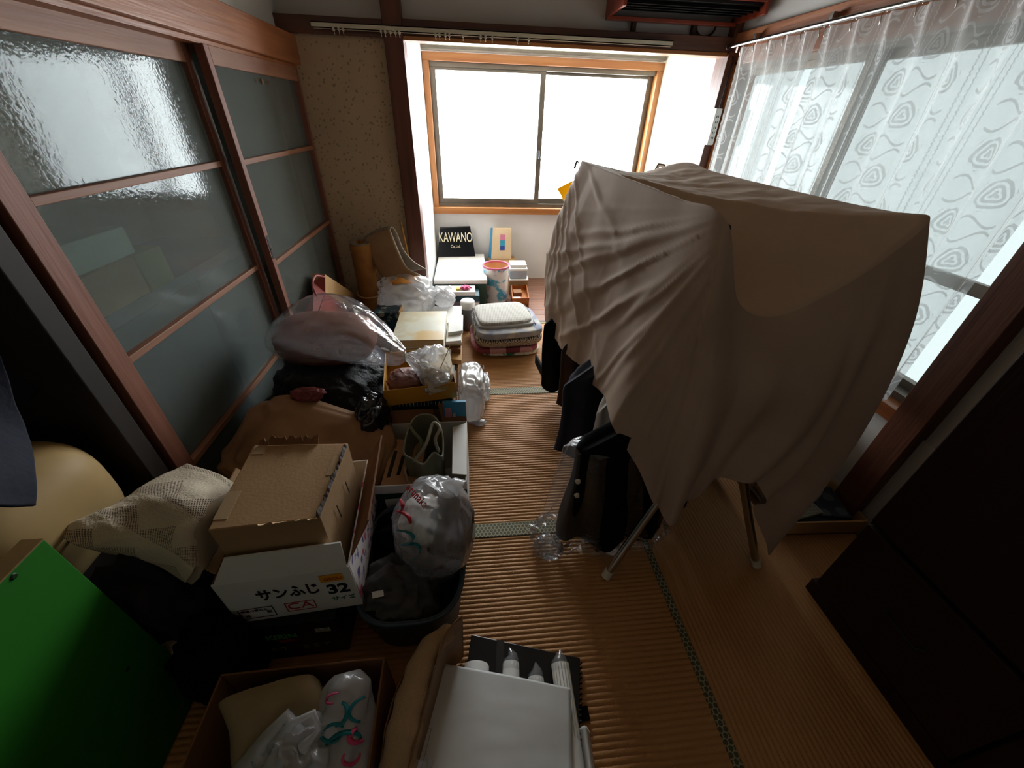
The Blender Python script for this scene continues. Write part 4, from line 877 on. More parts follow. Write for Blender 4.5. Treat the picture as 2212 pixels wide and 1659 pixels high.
for pts, w_, mt in (([(869, 1080), (874, 1090), (870, 1102), (862, 1110)], .006, 'red'), ([(862, 1104), (876, 1108), (886, 1116), (890, 1130)], .006, 'red'), ([(862, 1144), (885, 1148), (896, 1158), (890, 1170), (872, 1174), (898, 1172), (910, 1184), (905, 1198), (893, 1206)], .006, 'teal')):
    pp = [hit(*q_) for q_ in pts]; decal([crp(pp, k/20) for k in range(21)], w_, mt, ab)
ta_, tb2 = hit(885, 1052), hit(920, 1095)
for k, ch in enumerate('arunaka'):
    f_ = (k+.5)/7; p = hit(884+f_*38, 1052+f_*42); dx = (tb2-ta_).normalized(); n_ = V([(p[i]-AC[i])/AR[i]**2 for i in range(3)]).normalized()
    text(ch, .030, 'red', frame(p, dx, n_.cross(dx)), ab, bold=.0006)
# ================================================================== MIDDLE HEAP
# ---- open white carton with tote bag and a printed kraft package
oc, o, x, y, z = carton_open('carton', 'open white carton with green printed front holding the olive tote', -.208, 1.075, .003, .335, .325, .275, .0, 'cardw', 'cardw')
MB().obox(o-V((0, .0012, 0)), x, (0, .001, 0), z*.86).build('printed_front', col('dark green print', '17402C'), oc); MB().obox(o+V((.05, -.003, .15)), (.09, 0, 0), (0, .001, 0), (0, 0, .06)).build('label', 'white', oc)
MB().prism([o+z+x+V((0, .03, 0)), o+z+x+V((0, .31, 0)), o+z+x+V((-.055, .27, .012)), o+z+x+V((-.050, .03, .01))], (0, 0, .003)).build('flap', 'cardw', oc)
MB().prism([o+z+y+V((.235, 0, 0)), o+z+y+x, o+z+y+x+V((-.005, .035, .065)), o+z+y+V((.22, .030, .070))], (0, .003, 0)).build('flap', 'card2', oc)
MB().prism([o+z+y+V((.01, 0, 0)), o+z+y+V((.20, 0, 0)), o+z+y+V((.20, .02, .05)), o+z+y+V((.02, .02, .05))], (0, .003, 0)).build('flap', 'card2', oc)
kp_ = thing('parcel', 'kraft paper parcel with black print and string in the white carton', 'parcel', (-.31, 1.06, .1))
k0 = V((-.365, .955, .10)); MB().obox(k0, (.125, 0, -.03), (.02, .22, .03), (.02, -.01, .135)).build('body', col('brown parcel kraft', 'B08660', 'A27852'), kp_, mods=(('bevel', .004),))
for i in range(3): text(['NET WT', 'FRAGILE', 'No. 12'][i], .001, 'ink', frame(k0, (1, 0, 0), (0, 1, 0)), kp_) if False else MB().obox(k0+V((.036+.03*i, .03, .1365-.008*i)), (.012, 0, -.003), (.012, .12-.02*i, .018), (0, 0, .001)).build('printed_bar', 'ink', kp_)
MB().tube([k0+V((.115, .01, .11)), k0+V((.10, .05, .165)), k0+V((.13, .09, .15)), k0+V((.15, .12, .12))], .004, 8).build('string', col('twine', 'B09880'), kp_)
tt = thing('tote_bag', 'grey olive canvas tote standing open in the white carton', 'bag', (-.15, 1.08, .03))
TP = [onZ(872, 975, .335), onZ(885, 920, .355), onZ(905, 897, .365), onZ(938, 900, .36), onZ(955, 935, .33), onZ(955, 985, .30), onZ(937, 978, .335), onZ(915, 1002, .31), onZ(893, 992, .315)]
TCc = sum(TP, V((0, 0, 0)))/len(TP)
def totefn(ins):
    def fn(u, v):
        p = crp(TP, u, True); b_ = V((TCc.x+(p.x-TCc.x)*.85, TCc.y+(p.y-TCc.y)*.85, .02)); q_ = b_.lerp(p, v); n_ = V((p.x-TCc.x, p.y-TCc.y, 0)).normalized()
        return q_-n_*ins+n_*.006*math.sin(7*u*2*PI+4*v)*(1-v)
    return fn
tmb = MB().grid(totefn(0), 60, 20, closeu=True); tmb.build('body', 'olive', tt, mods=(('solid', .003),))
MB().tube([crp(TP, k/60, True) for k in range(61)], .0035, 8, caps=False).build('hem', col('pale olive hem', '8E8E78'), tt)
MB().tube([crp([TP[8]+V((0, 0, -.01)), onZ(920, 960, .37), onZ(935, 915, .395), onZ(950, 925, .39), onZ(940, 950, .37), onZ(948, 975, .32)], k/24) for k in range(25)], .006, 8).build('handle', col('pale olive strap', '9A9480'), tt)
MB().tube([crp([TP[1], onZ(895, 935, .36), onZ(910, 955, .33), onZ(900, 985, .28)], k/16) for k in range(17)], .006, 8).build('handle', 'olive', tt)
# ---- blue file with index tabs
bf = thing('file_folder', 'sky blue cardboard file with pink tab behind the white carton', 'folder', (-.085, 1.253, .0))
MB().box(-.132, -.042, 1.246, 1.262, .004, .368).build('cover', 'sky', bf, mods=BV); MB().box(-.126, -.100, 1.2445, 1.2455, .285, .342).build('tab', col('pink card', 'D88C9C'), bf); MB().box(-.096, -.085, 1.2445, 1.2455, .285, .315).build('tab', col('lime card', 'C8D0A0'), bf)
# ---- stack under the mustard lid
sb_ = thing('lidded_box', 'brown storage box carrying the spiral notebook and mustard lid', 'box', (-.23, 1.43, 0)); MB().box(-.37, -.095, 1.285, 1.58, .003, .30).build('body', 'card2', sb_, mods=(('bevel', .003),)); MB().box(-.374, -.091, 1.281, 1.584, .26, .304).build('lid', 'card2', sb_, mods=BV)
nbk = thing('notebook', 'dark green spiral notebook under the mustard box lid', 'notebook', (-.22, 1.43, .30))
MB().box(-.345, -.095, 1.282, 1.55, .306, .356).build('pages', col('dark green cover', '1C2A24'), nbk, mods=BV)
for k in range(16):
    xx = -.325+k*.0145; MB().tube([(xx, 1.284, .349), (xx, 1.277, .346), (xx, 1.276, .334), (xx, 1.284, .330)], .0018, 6).build('spiral_loop', 'steel', nbk)
ml = thing('mustard_box', 'shallow mustard yellow box with barcode sticker filled with cloth', 'box', (-.22, 1.42, .357))
o, x, y, z = V((-.358, 1.250, .358)), V((.276, .038, .004)), V((-.04, .29, 0)), V((0, 0, .074)); th = .004
MB().obox(o, x, y, V((0, 0, th))).build('bottom', 'yellow', ml); MB().obox(o, x, y.normalized()*th, z).build('side', 'yellow', ml, mods=BV); MB().obox(o+y, x, y.normalized()*th, z).build('side', 'yellow', ml, mods=BV)
MB().obox(o, x.normalized()*th, y, z).build('side', 'yellow', ml, mods=BV); MB().obox(o+x, x.normalized()*th, y, z).build('side', 'kraft', ml, mods=BV)
MB().obox(o+x*.57+z*.64-y.normalized()*.002, x*.14, z*.24, y.normalized()*.001).build('barcode_sticker', barcode(), ml); MB().obox(o+x*.70+z*.64-y.normalized()*.002, x*.2, z*.24, y.normalized()*.001).build('sticker', col('dull label', 'B49A5C'), ml)
fc = blob(o+x*.78+y*.45+V((0, 0, .066)), (.062, .13, .055), 71, .08, 3, .5, 60, 36, crease=.06, cf=4, rot=.13).build('folded_cloth', M('off white linen', 'C9BCA8', 'BDAE98', rough=.9)); tag(fc, 'folded off-white linen cloth in the mustard lid', 'cloth')
rc = blob(o+x*.30+y*.35+V((0, 0, .045)), (.07, .07, .036), 73, .15, 4, .8, 48, 30, crease=.1).build('folded_cloth', col('dull rose cloth', '8A5A50')); tag(rc, 'dull rose cloth under the film tail in the mustard lid', 'cloth')
# ---- cushions and dark clothes by the glass door
tc = blob((-.60, 1.09, .275), (.265, .190, .075), 75, .10, 2.5, .55, 80, 44, tilt=(.38, .30), rot=-.25, crease=.05, cf=3).build('floor_cushion', 'tancush'); tag(tc, 'tan stained floor cushion tilted behind the tan cardboard box', 'cushion')
tag(blob((-.60, 1.07, .125), (.22, .17, .125), 76, .15, 3, .7, 60, 36, zmin=.003).build('clothes_bundle', 'brown_cl'), 'dark brown bundle on the matting under the tan floor cushion', 'clothes')
bk = blob((-.625, 1.435, .21), (.255, .185, .215), 77, .18, 3, .75, 90, 50, zmin=.003, crease=.08, cf=4).build('fur_coat', M('black fur', '141216', '0A090B', rough=.75, bump=.8, bscale=70)); tag(bk, 'black fur coat bundled under the clear bag by the glass door', 'coat')
sbg = blob((-.405, 1.215, .335), (.062, .075, .095), 79, .2, 3, .85, 60, 40, crease=.15, cf=3).build('bin_bag', M('shiny dark navy plastic', '14161E', '0E1016', rough=.22, spec=.6)); tag(sbg, 'shiny dark navy plastic bag beside the mustard lid', 'bag')
tag(blob((-.40, 1.18, .13), (.07, .06, .128), 80, .15, 3, .8, 48, 30, zmin=.003).build('clothes_bundle', 'navy'), 'dark navy bundle under the shiny navy bag', 'clothes')
tag(blob((-.635, 1.255, .425), (.055, .035, .022), 81, .35, 4, .9, 48, 30, crease=.2).build('scarf', col('dull red cloth', '7A3434')), 'dull red and pink scarf crumpled between fur coat and tan cushion', 'scarf')
# ---- clear bag with the brown quilted cushion
BA, BK = V((-.865, 1.535, .500)), V((-.285, 1.415, .485))
cbg = thing('clear_bag', 'big clear plastic bag with a brown cushion inside, tied with string', 'bag', (-.6, 1.55, .4))
def cbfn(u, v):
    a_ = 2*PI*u; c = BA.lerp(BK, v); c.z += .055*math.sin(PI*min(1, v*1.05))+.01; c.y += .075*math.sin(PI*v)
    w_ = math.sin(PI*min(1, v**.80*.985))**.75
    rz, ry = .118*w_+.012, .185*w_+.012
    fan = max(0, (v-.55)/.45)
    k = 1+.10*fan*math.sin(9*a_+2)*.8+.07*(ridge((math.cos(a_)*1.2, math.sin(a_)*1.2, v*2.2), 2.2)-.5)+.05*fbm((math.cos(a_), math.sin(a_), v*3), 2)
    return c+V((0, math.cos(a_)*ry*k, max(-.085, math.sin(a_)*rz*k)))
MB().grid(cbfn, 110, 80, closeu=True).build('film', 'film_bag', cbg)
def tailfn(u, v):    # ruffled open end beyond the tie
    a_ = 2*PI*u; r_ = .016+.105*v**.8; c = BK+V((.135, -.045, -.035))*v
    k = 1+.45*math.sin(8*a_+3*v)*v*.6+.4*fbm((math.cos(a_)*2, math.sin(a_)*2, v*4), 2)*v
    return c+V((.2*r_*math.sin(a_*3)*v+.03*v*math.sin(5*a_), math.cos(a_)*r_*.85*k, max(-.05, math.sin(a_)*r_*.6*k)))
MB().grid(tailfn, 120, 30, closeu=True).build('ruffle', plastic('shiny crumpled polythene', clear=.62, rough=.10, crumple=1.0, cscale=40, body='E4E6EC'), cbg)
MB().tube([BK+V((.012*0, .02*math.cos(t), .02*math.sin(t))) for t in [2*PI*k/16 for k in range(17)]], .003, 6).build('tie', 'white_pl', cbg)
MB().tube([crp([BK+V((0, -.01, .02)), BK+V((.05, -.07, .03)), BK+V((.10, -.125, -.03)), BK+V((.135, -.10, -.02)), BK+V((.19, 0, .06))], k/30) for k in range(31)], .0018, 6).build('string', 'white_pl', cbg)
qc = blob((-.640, 1.575, .500), (.205, .150, .092), 83, .06, 2, .75, 72, 40, tilt=(0, .05)).build('cushion', 'brownvel'); tag(qc, 'brown quilted cushion inside the big clear bag', 'cushion')
# ---- white shopping bag on the matting
wf = thing('plastic_bag', 'white shopping bag of goods standing on the matting by the mustard lid', 'bag', (-.02, 1.68, 0))
blob((-.022, 1.665, .118), (.066, .155, .118), 85, .09, 3, .6, 80, 50, zmin=.003, crease=.12, cf=3).build('body', plastic('opaque white bag', clear=.12, rough=.25, body='DAD8D6'), wf)
for (px, py, c_) in ((1040, 805, 'sky'), (1025, 828, 'bluecase'), (1018, 862, 'ink'), (1033, 870, 'green_ink')):
    p = onY(px, py, 1.60); p.x = .040; MB().obox(p, (.003, 0, 0), (0, .03, .004), (0, 0, .022)).build('printed_mark', c_, wf, mods=BV)
tag(blob((.055, 1.80, .055), (.025, .10, .055), 86, .2, 3, .8, 48, 30, zmin=.003, crease=.2).build('plastic_bag', 'milky'), 'small milky bag squeezed behind the white shopping bag', 'bag')
tag(blob((.012, 1.535, .012), (.035, .022, .012), 87, .3, 4, 1, 32, 20, zmin=.003, crease=.3).build('plastic_scrap', 'milky'), 'white plastic scrap on the matting before the white shopping bag', 'plastic')
# ---- album and book stack
c1 = thing('carton', 'tan carton at the base of the album stack', 'box', (-.30, 2.06, 0)); MB().box(-.47, -.095, 1.84, 2.27, .003, .135).build('body', 'card', c1, mods=(('bevel', .003),)); MB().box(-.10, -.094, 1.84, 2.27, .135, .150).build('lip', 'card', c1)
book('worn tan book at the bottom of the album stack', -.30, 2.06, .137, .35, .36, .035, .05, col('tan cloth cover', 'A88A5C'), group='books under the album'); book('grey bound volume in the middle of the album stack', -.32, 2.07, .173, .30, .34, .045, -.03, col('grey cover', '8A8478'), group='books under the album')
book('cream volume directly under the pale album', -.31, 2.06, .219, .29, .35, .036, .0, col('cream cover', 'C8BC9C'), group='books under the album')
alb = thing('album', 'large pale album with a yellowed cover on top of the stack', 'album', (-.31, 2.07, .26))
MB().box(-.445, -.168, 1.90, 2.27, .260, .300).build('block', 'pages', alb, mods=BV); MB().box(-.448, -.165, 1.897, 2.273, .300, .304).build('cover', blotch('yellowed album cover', ('C9C6B4', 'C8A870', 'BFB294'), 3.2, .35), alb, mods=BV); MB().box(-.448, -.165, 1.897, 2.273, .256, .260).build('cover', 'cardw', alb)
for i, (xx, yy, zz, l_, h_, c_) in enumerate(((-.125, 2.00, .152, .20, .03, 'kraft'), (-.130, 2.06, .183, .20, .028, 'card2'), (-.122, 2.10, .212, .22, .024, 'pages'), (-.125, 2.08, .237, .24, .020, 'white'), (-.115, 2.14, .258, .22, .020, 'white'))):
    c = MB().obox((xx-.035, yy-l_/2, zz), (.085, .012*(i-2), 0), (0, l_, 0), (0, 0, h_)); tag(c.build('paper_bundle', c_, mods=BV), ['kraft paper bundle lowest beside the album', 'brown wooden-looking paper bundle beside the album', 'yellowed paper bundle in the middle beside the album', 'white paper bundle second from top beside the album', 'white loose paper bundle on top beside the album'][i], 'papers', 'paper bundles beside the album')
# ---- things behind the album
b2 = thing('carton', 'brown carton at the wall carrying the milky plastic bag', 'box', (-.42, 2.5, 0)); MB().box(-.62, -.10, 2.31, 2.66, .003, .165).build('body', 'card2', b2, mods=(('bevel', .003),))
gbx = thing('printed_box', 'flat box with pale green and white print behind the album', 'box', (-.27, 2.42, .17)); MB().box(-.44, -.085, 2.30, 2.56, .167, .205).build('body', blotch('pale green checks', ('CFC8B0', '9DB0A0', '7E9A94'), 14, .5), gbx, mods=BV); MB().box(-.445, -.08, 2.296, 2.565, .204, .212).build('lid', 'white', gbx, mods=BV)
bbx = thing('printed_box', 'small dark blue printed box behind the clear bag', 'box', (-.56, 2.36, .166)); MB().box(-.62, -.47, 2.30, 2.42, .167, .285).build('body', blotch('dark blue print', ('16303E', '2A5A6E', '9AA8A0'), 16, .4), bbx, mods=BV); MB().box(-.466, -.458, 2.295, 2.425, .167, .29).build('flap', 'kraft', bbx)
mb_ = thing('plastic_bag', 'large milky plastic bag with kraft sheets on top beside the carpet roll', 'bag', (-.45, 2.52, .17))
blob((-.445, 2.53, .305), (.185, .13, .135), 91, .16, 3, .9, 90, 56, zmin=.170, crease=.18, cf=3).build('body', 'milky', mb_)
tag(sheet([[onZ(832, 603, .425), onZ(860, 598, .44), onZ(900, 598, .42)], [onZ(834, 609, .42), onZ(865, 606, .435), onZ(905, 603, .415)], [onZ(838, 615, .41), onZ(868, 614, .42), onZ(900, 609, .405)]], 18, 18, .010, 14).build('kraft_sheet', col('orange kraft', 'D09040', 'C88430'), mods=(('solid', .003),)), 'orange kraft sheets lying on the large milky plastic bag', 'paper')
kb2 = thing('plastic_bag', 'small white bag with knotted ears beside the white tub', 'bag', (-.19, 2.58, .21))
blob((-.195, 2.565, .265), (.072, .062, .058), 93, .12, 3, .9, 60, 36, zmin=.213, crease=.14).build('body', 'milky', kb2)
for s_ in (-1, 1): MB().tube([(-.20, 2.57, .305), (-.20+s_*.018, 2.57, .335), (-.20+s_*.045, 2.565, .350), (-.20+s_*.06, 2.56, .34)], [.014, .009, .013, .005], 10).build('ear', 'milky', kb2)
cn = thing('canister', 'grey canister with a white lid between the knotted bag and the cushions', 'canister', (-.085, 2.63, 0)); MB().lathe([(0, .003), (.046, .003), (.048, .02), (.048, .175), (0, .175)], (-.04, 2.635, 0)).build('body', col('grey tin', '7A7A7C'), cn); MB().lathe([(.050, .165), (.051, .168), (.051, .215), (.047, .222), (0, .224)], (-.04, 2.635, 0)).build('lid', 'white', cn)
# ---- rolled carpet, folded mat, bamboo, paper bag by the door
rl_ = thing('carpet_roll', 'ochre backed carpet roll standing upright in the corner', 'carpet', (-.695, 2.6, 0))
RCx, RCy, RH = -.70, 2.605, .632
def spiral(u, v):
    a_ = u*2*PI*3.2; r_ = .070-.0135*u*3.2; return V((RCx+r_*math.cos(a_+.6), RCy+r_*math.sin(a_+.6), .003+(RH-.003)*v+.004*math.sin(a_)*v))
MB().grid(spiral, 120, 12).build('roll', 'matbrown', rl_, mods=(('solid', .007),))
MB().grid(lambda u, v: spiral(u, 1)+V((0, 0, .001))+V((RCx-spiral(u, 1).x, RCy-spiral(u, 1).y, 0)).normalized()*(.004-.008*v), 120, 2).build('pile_edge', 'matgrey', rl_, mods=(('solid', .002),))
tag(MB().tube([(RCx+.078*math.cos(t), RCy+.078*math.sin(t), .30+.01*math.sin(t)) for t in [2*PI*k/32 for k in range(33)]], .005, 8, caps=False).build('binding_string', 'kraft', rl_), None)
PR = [onY(908, 594, 2.50), onY(880, 578, 2.52), onY(862, 545, 2.55), onY(850, 515, 2.57), onY(843, 496, 2.59), onY(848, 491, 2.605), onY(858, 505, 2.60), onY(872, 540, 2.58), onY(895, 566, 2.55), onY(920, 581, 2.53)]
EXv = V((-.175, .045, -.07))
def fmfn(u, v):
    p = crp(PR, u); return p+EXv*v+V((0, 0, .012*math.sin(PI*v)))
fm = thing('folded_mat', 'folded grey felt mat with tan backing leaning against the dark post', 'mat', (-.47, 2.6, .2))
MB().grid(fmfn, 60, 12).build('felt', 'matgrey', fm, mods=(('solid', .010),))
def fmb(u, v):
    p = crp([PR[0], PR[1], PR[2], PR[3], PR[4]], u); q_ = crp([PR[0], PR[1], PR[2], PR[3], PR[4]], min(1, u+.02))-crp([PR[0], PR[1], PR[2], PR[3], PR[4]], max(0, u-.02)); n_ = q_.cross(EXv).normalized(); n_ = n_ if n_.y < 0 else -n_
    return p+EXv*v+n_*.009+V((0, 0, .012*math.sin(PI*v)))
MB().grid(fmb, 30, 12).build('backing', M('tan mat backing', 'A88868', '987858', rough=.9), fm, mods=(('solid', .004),))
tag(MB().box(-.60, -.36, 2.46, 2.70, .166, .40).build('carton', 'card2', mods=(('bevel', .003),)), 'dim brown carton propping up the folded felt mat', 'box') if False else None
tag(MB().tube([onY(866, 481, 2.685), onY(880, 545, 2.66), onY(884, 600, 2.64), V((-.36, 2.62, .17))], .006, 8).build('bamboo_stick', col('bamboo', 'B8843C')), 'thin bamboo stick leaning on the dark post', 'stick')
pb2 = thing('paper_bag', 'kraft paper bag with red base and pink handles tipped against the glass door', 'bag', (-.79, 2.2, .2))
XB = -.80
TPf = [onX(702, 592, XB), onX(786, 648, XB), onX(757, 668, XB), onX(703, 632, XB)]
MB().prism(TPf, (-.075, .02, 0)).build('upper_panel', 'kraft', pb2, mods=BV)
MB().prism([TPf[3], TPf[2], onX(735, 730, XB), onX(675, 720, XB)], (-.07, .02, 0)).build('lower_panel', col('red paper', '9A3A30'), pb2, mods=BV)
MB().prism([onX(701, 593, XB), onX(702, 632, XB), onX(676, 700, XB), onX(678, 610, XB-.05)], (-.004, .0, 0)).build('gusset', col('red paper', '9A3A30'), pb2)
MB().tube([crp([onX(700, 598, XB), onX(682, 596, XB), onX(675, 615, XB), onX(684, 640, XB)], k/14) for k in range(15)], .005, 8).build('handle', col('pink cord', 'B86A70'), pb2)
tag(blob((-.80, 2.13, .12), (.09, .22, .118), 95, .12, 3, .7, 60, 36, zmin=.003).build('clothes_bundle', 'brown_cl'), 'dark brown bundle along the glass door under the kraft bag', 'clothes')
tag(blob((-.66, 1.78, .17), (.20, .15, .168), 96, .15, 3, .7, 60, 36, zmin=.003).build('clothes_bundle', 'navy'), 'navy bundle between the fur coat and the brown door bundle', 'clothes')
# ---- folded floor cushions on the matting
def star_print():
    t = NT('hemp leaf star print'); co = t.coords('Object'); s = t.n('SeparateXYZ'); t.l(co, s.inputs[0])
    a = t.math('SUBTRACT', t.math('FRACT', t.math('DIVIDE', s.outputs[0], .062)), .5); b_ = t.math('SUBTRACT', t.math('FRACT', t.math('DIVIDE', s.outputs[2], .056)), .5)
    an = t.math('ARCTAN2', b_, a); r_ = t.math('SQRT', t.math('ADD', t.math('MULTIPLY', a, a), t.math('MULTIPLY', b_, b_)))
    k = t.math('GREATER_THAN', t.math('ADD', t.math('SINE', t.math('MULTIPLY', an, 12)), t.math('MULTIPLY', r_, -.3)), .15)
    b = t.n('BsdfPrincipled', Roughness=.85); t.l(t.mix(k, lin('B5A48C'), lin('3A3438')), b.inputs['Base Color']); t.l(b.outputs[0], t.out.inputs[0]); return t.m
def plaid():
    t = NT('pink and maroon plaid'); co = t.coords('Object'); s = t.n('SeparateXYZ'); t.l(co, s.inputs[0])
    k = t.math('GREATER_THAN', t.math('SINE', t.math('MULTIPLY', s.outputs[0], 32)), .1); k2 = t.math('GREATER_THAN', t.math('SINE', t.math('MULTIPLY', s.outputs[1], 32)), .1)
    b = t.n('BsdfPrincipled', Roughness=.85); t.l(t.mix(k2, t.mix(k, lin('B08080'), lin('6E2A38')), lin('8E4A52')), b.inputs['Base Color']); t.l(b.outputs[0], t.out.inputs[0]); return t.m
def waffle():
    t = NT('grey waffle weave'); co = t.coords('Object'); s = t.n('SeparateXYZ'); t.l(co, s.inputs[0])
    k = t.math('GREATER_THAN', t.math('ADD', t.math('SINE', t.math('MULTIPLY', s.outputs[0], 620)), t.math('SINE', t.math('MULTIPLY', s.outputs[1], 520))), .3)
    b = t.n('BsdfPrincipled', Roughness=.9); t.l(t.mix(k, lin('B8B4AC'), lin('8A8884')), b.inputs['Base Color']); t.l(b.outputs[0], t.out.inputs[0]); return t.m
ZC, ZR = V((.205, 2.385, 0)), .10
for i, (z0, h_, hx, hy, mt, lab, dx, dy) in enumerate((
        (.003, .038, .205, .205, blotch('green and white blossom print', ('D8D4C4', '2A7A58', '2A7A58'), 16, .8), 'floor cushion with green and white blossom print at the bottom of the stack', .025, .02),
        (.036, .054, .225, .215, plaid(), 'pink and maroon plaid floor cushion in the cushion stack', -.005, .005),
        (.085, .060, .225, .215, star_print(), 'dark floor cushion with pale star leaf print in the stack', .012, 0),
        (.138, .062, .222, .210, blotch('faded blue grey print', ('9698A0', 'B4AEA2', '7C8090'), 9, .85), 'faded blue grey floor cushion second from the top of the stack', .008, .0))):
    c = ZC+V((dx, dy, z0+h_/2))
    cu_ = thing('floor_cushion', lab, 'cushion', (c.x, c.y, z0), 'floor cushions stacked on the matting')
    blob(c, (hx, hy, h_/2), 100+i, .03, 2, .42, 80, 30, rot=ZR+.04*(i-2)).build('pad', mt, cu_)
wc = thing('waffle_cloth', 'folded grey waffle cloth with fringe on top of the floor cushions', 'cloth', (.19, 2.39, .2))
blob(ZC+V((-.01, .02, .218)), (.175, .160, .024), 110, .05, 2, .4, 80, 30, rot=ZR+.02).build('fold', waffle(), wc); blob(ZC+V((-.008, .012, .203)), (.185, .170, .018), 111, .05, 2, .4, 80, 30, rot=ZR).build('fold', col('grey fold', '9A9894'), wc)
fg = MB(); random.seed(8)
for s_ in (-1, 1):
    for k in range(22):
        c = ZC+V((-.01, .02, .208))+Matrix.Rotation(ZR, 3, 'Z') @ V((s_*.172, -.145+.29*k/21, 0)); d = Matrix.Rotation(ZR, 3, 'Z') @ V((s_, 0, 0)); fg.tube([c, c+d*.014+V((0, random.uniform(-.006, .006), .002)), c+d*random.uniform(.022, .03)+V((0, random.uniform(-.01, .01), -.012))], .0022, 5)
fo = fg.build('fringe', col('fringe yarn', '8A8884'), wc); fo['kind'] = 'stuff'
# ================================================================== ALCOVE
wbx = thing('flat_box', 'big flat white box lying in the alcove under the shop bags', 'box', (-.1, 3.32, 0))
MB().box(-.295, .105, 2.985, 3.67, .003, .215).build('body', col('dark green carton', '1E4434'), wbx, mods=BV); MB().box(-.30, .115, 2.98, 3.68, .214, .246).build('lid', 'white', wbx, mods=(('bevel', .004),))
for dx in (0, .05): MB().box(-.27+dx, -.245+dx, 3.60, 3.63, .2465, .2475).build('printed_mark', col('blue mark', '3A6A9A'), wbx)
kw = thing('shop_bag', 'black shop bag with white capital lettering standing on the white box', 'bag', (-.14, 3.62, .246))
q0, q1, q2, q3 = V((-.308, 3.575, .248)), V((.036, 3.590, .248)), V((-.005, 3.640, .492)), V((-.272, 3.630, .482))
bkw = MB(); bkw.add([q0, q1, q2, q3, q0+V((.03, .09, 0)), q1+V((-.02, .075, 0)), q2+V((0, .03, .004)), q3+V((0, .03, .004))], [(0, 1, 2, 3), (5, 4, 7, 6), (0, 4, 5, 1), (1, 5, 6, 2), (3, 7, 4, 0), (3, 2, 6, 7)]); bkw.build('body', M('glossy black bag', '0A0B10', '08090D', rough=.25), kw, mods=(('bevel', .003),))
kf = lambda fx, fz: (q0.lerp(q1, fx)).lerp(q3.lerp(q2, fx), fz)+V((0, -.0025, .0005))
kx = (q1-q0).normalized(); ku = (q3-q0)
text('KAWANO', .112, 'gold', frame(kf(.50, .66), kx, ku), kw, sx=.575, bold=.0008); text('Co.,Ltd.', .036, 'gold', frame(kf(.49, .36), kx, ku), kw, sx=.75)
kg = thing('kraft_bag', 'small kraft bag with pink and blue printed square standing in the alcove', 'bag', (.27, 3.62, .22))
g0, g1, g2, g3 = V((.178, 3.585, .224)), V((.366, 3.60, .222)), V((.362, 3.635, .484)), V((.196, 3.625, .492))
bkg = MB(); bkg.add([g0, g1, g2, g3, g0+V((-.02, .085, 0)), g1+V((.004, .07, 0)), g2+V((0, .03, 0)), g3+V((-.016, .035, -.01))], [(0, 1, 2, 3), (5, 4, 7, 6), (0, 4, 5, 1), (1, 5, 6, 2), (3, 2, 6, 7)]); bkg.build('body', col('pale kraft paper', 'DCC4A2', 'D0B692'), kg, mods=(('bevel', .002),))
MB().add([g0+V((-.001, 0, 0)), g3+V((-.001, 0, 0)), g3+V((-.017, .035, -.01)), g0+V((-.021, .085, 0))], [(0, 1, 2, 3)]).build('gusset', 'sky', kg, mods=(('solid', .002),))
gf2 = lambda fx, fz: (g0.lerp(g1, fx)).lerp(g3.lerp(g2, fx), fz)+V((0, -.003, 0))
for a_, b_, c_ in ((.30, .44, col('deep blue ink', '2A4A9A')), (.44, .62, col('cyan ink', '2A9AB8')), (.62, .80, col('rose ink', 'D07A9A'))):
    MB().add([gf2(.42, a_), gf2(.66, a_), gf2(.66, b_), gf2(.42, b_)], [(0, 1, 2, 3)]).build('printed_square', c_, kg, mods=(('solid', .001),))
tag(MB().box(.155, .40, 3.50, 3.70, .003, .222).build('carton', 'card', mods=(('bevel', .003),)), 'tan carton against the alcove wall under the small kraft bag', 'box')
bn = thing('waste_bin', 'round waste bin with blue leaf print and pink rim in the alcove', 'bin', (.195, 3.2, 0))
BC = V((.197, 3.185, 0)); bp_ = [(0, .003), (.098, .003), (.100, .008)]+[(.100+.006*k/14, .008+.288*k/14) for k in range(15)]
MB().lathe(bp_, BC, 48).build('shell', blotch('watery blue leaf print', ('D8D6D4', '4AA0BE', 'C8AEB8'), 11, .4), bn); MB().lathe([(.103, .296), (.101, .28), (.096, .012), (0, .010)], BC, 48).build('inner', col('peach inside', 'D0A070'), bn)
MB().grid(lambda u, v: BC+V((math.cos(2*PI*u)*(.106+.007*math.cos(2*PI*v)), math.sin(2*PI*u)*(.106+.007*math.cos(2*PI*v)), .297+.009*math.sin(2*PI*v))), 48, 10, closeu=True, closev=True).build('rim', col('pink plastic', 'D06A88'), bn)
# gift, tapes
gt = thing('gift', 'slim pink and white gift box with a pink ribbon bow in the alcove', 'gift', (-.14, 2.88, .19))
MB().box(-.285, .02, 2.82, 2.955, .182, .212).build('body', 'white', gt, mods=BV); MB().box(-.287, -.16, 2.8185, 2.956, .183, .211).build('pink_end', col('dusty pink', 'C89098'), gt)
text('COFFEE', .001, 'ink', frame((0, 0, 0), (1, 0, 0), (0, 0, 1)), gt) if False else None
random.seed(12)
for k in range(7):
    a_ = k/7*2*PI; c = V((-.055, 2.875, .213)); MB().tube([c, c+V((.025*math.cos(a_), .02*math.sin(a_), .022)), c+V((.045*math.cos(a_), .03*math.sin(a_), .012)), c+V((.02*math.cos(a_+.4), .015*math.sin(a_+.4), .003))], [.006, .009, .008, .004], 8).build('ribbon_loop', col('hot pink ribbon', 'E0588A'), gt)
MB().box(-.125, -.095, 2.85, 2.89, .212, .228).build('yellow_tag', col('yellow tag', 'D8C040'), gt)
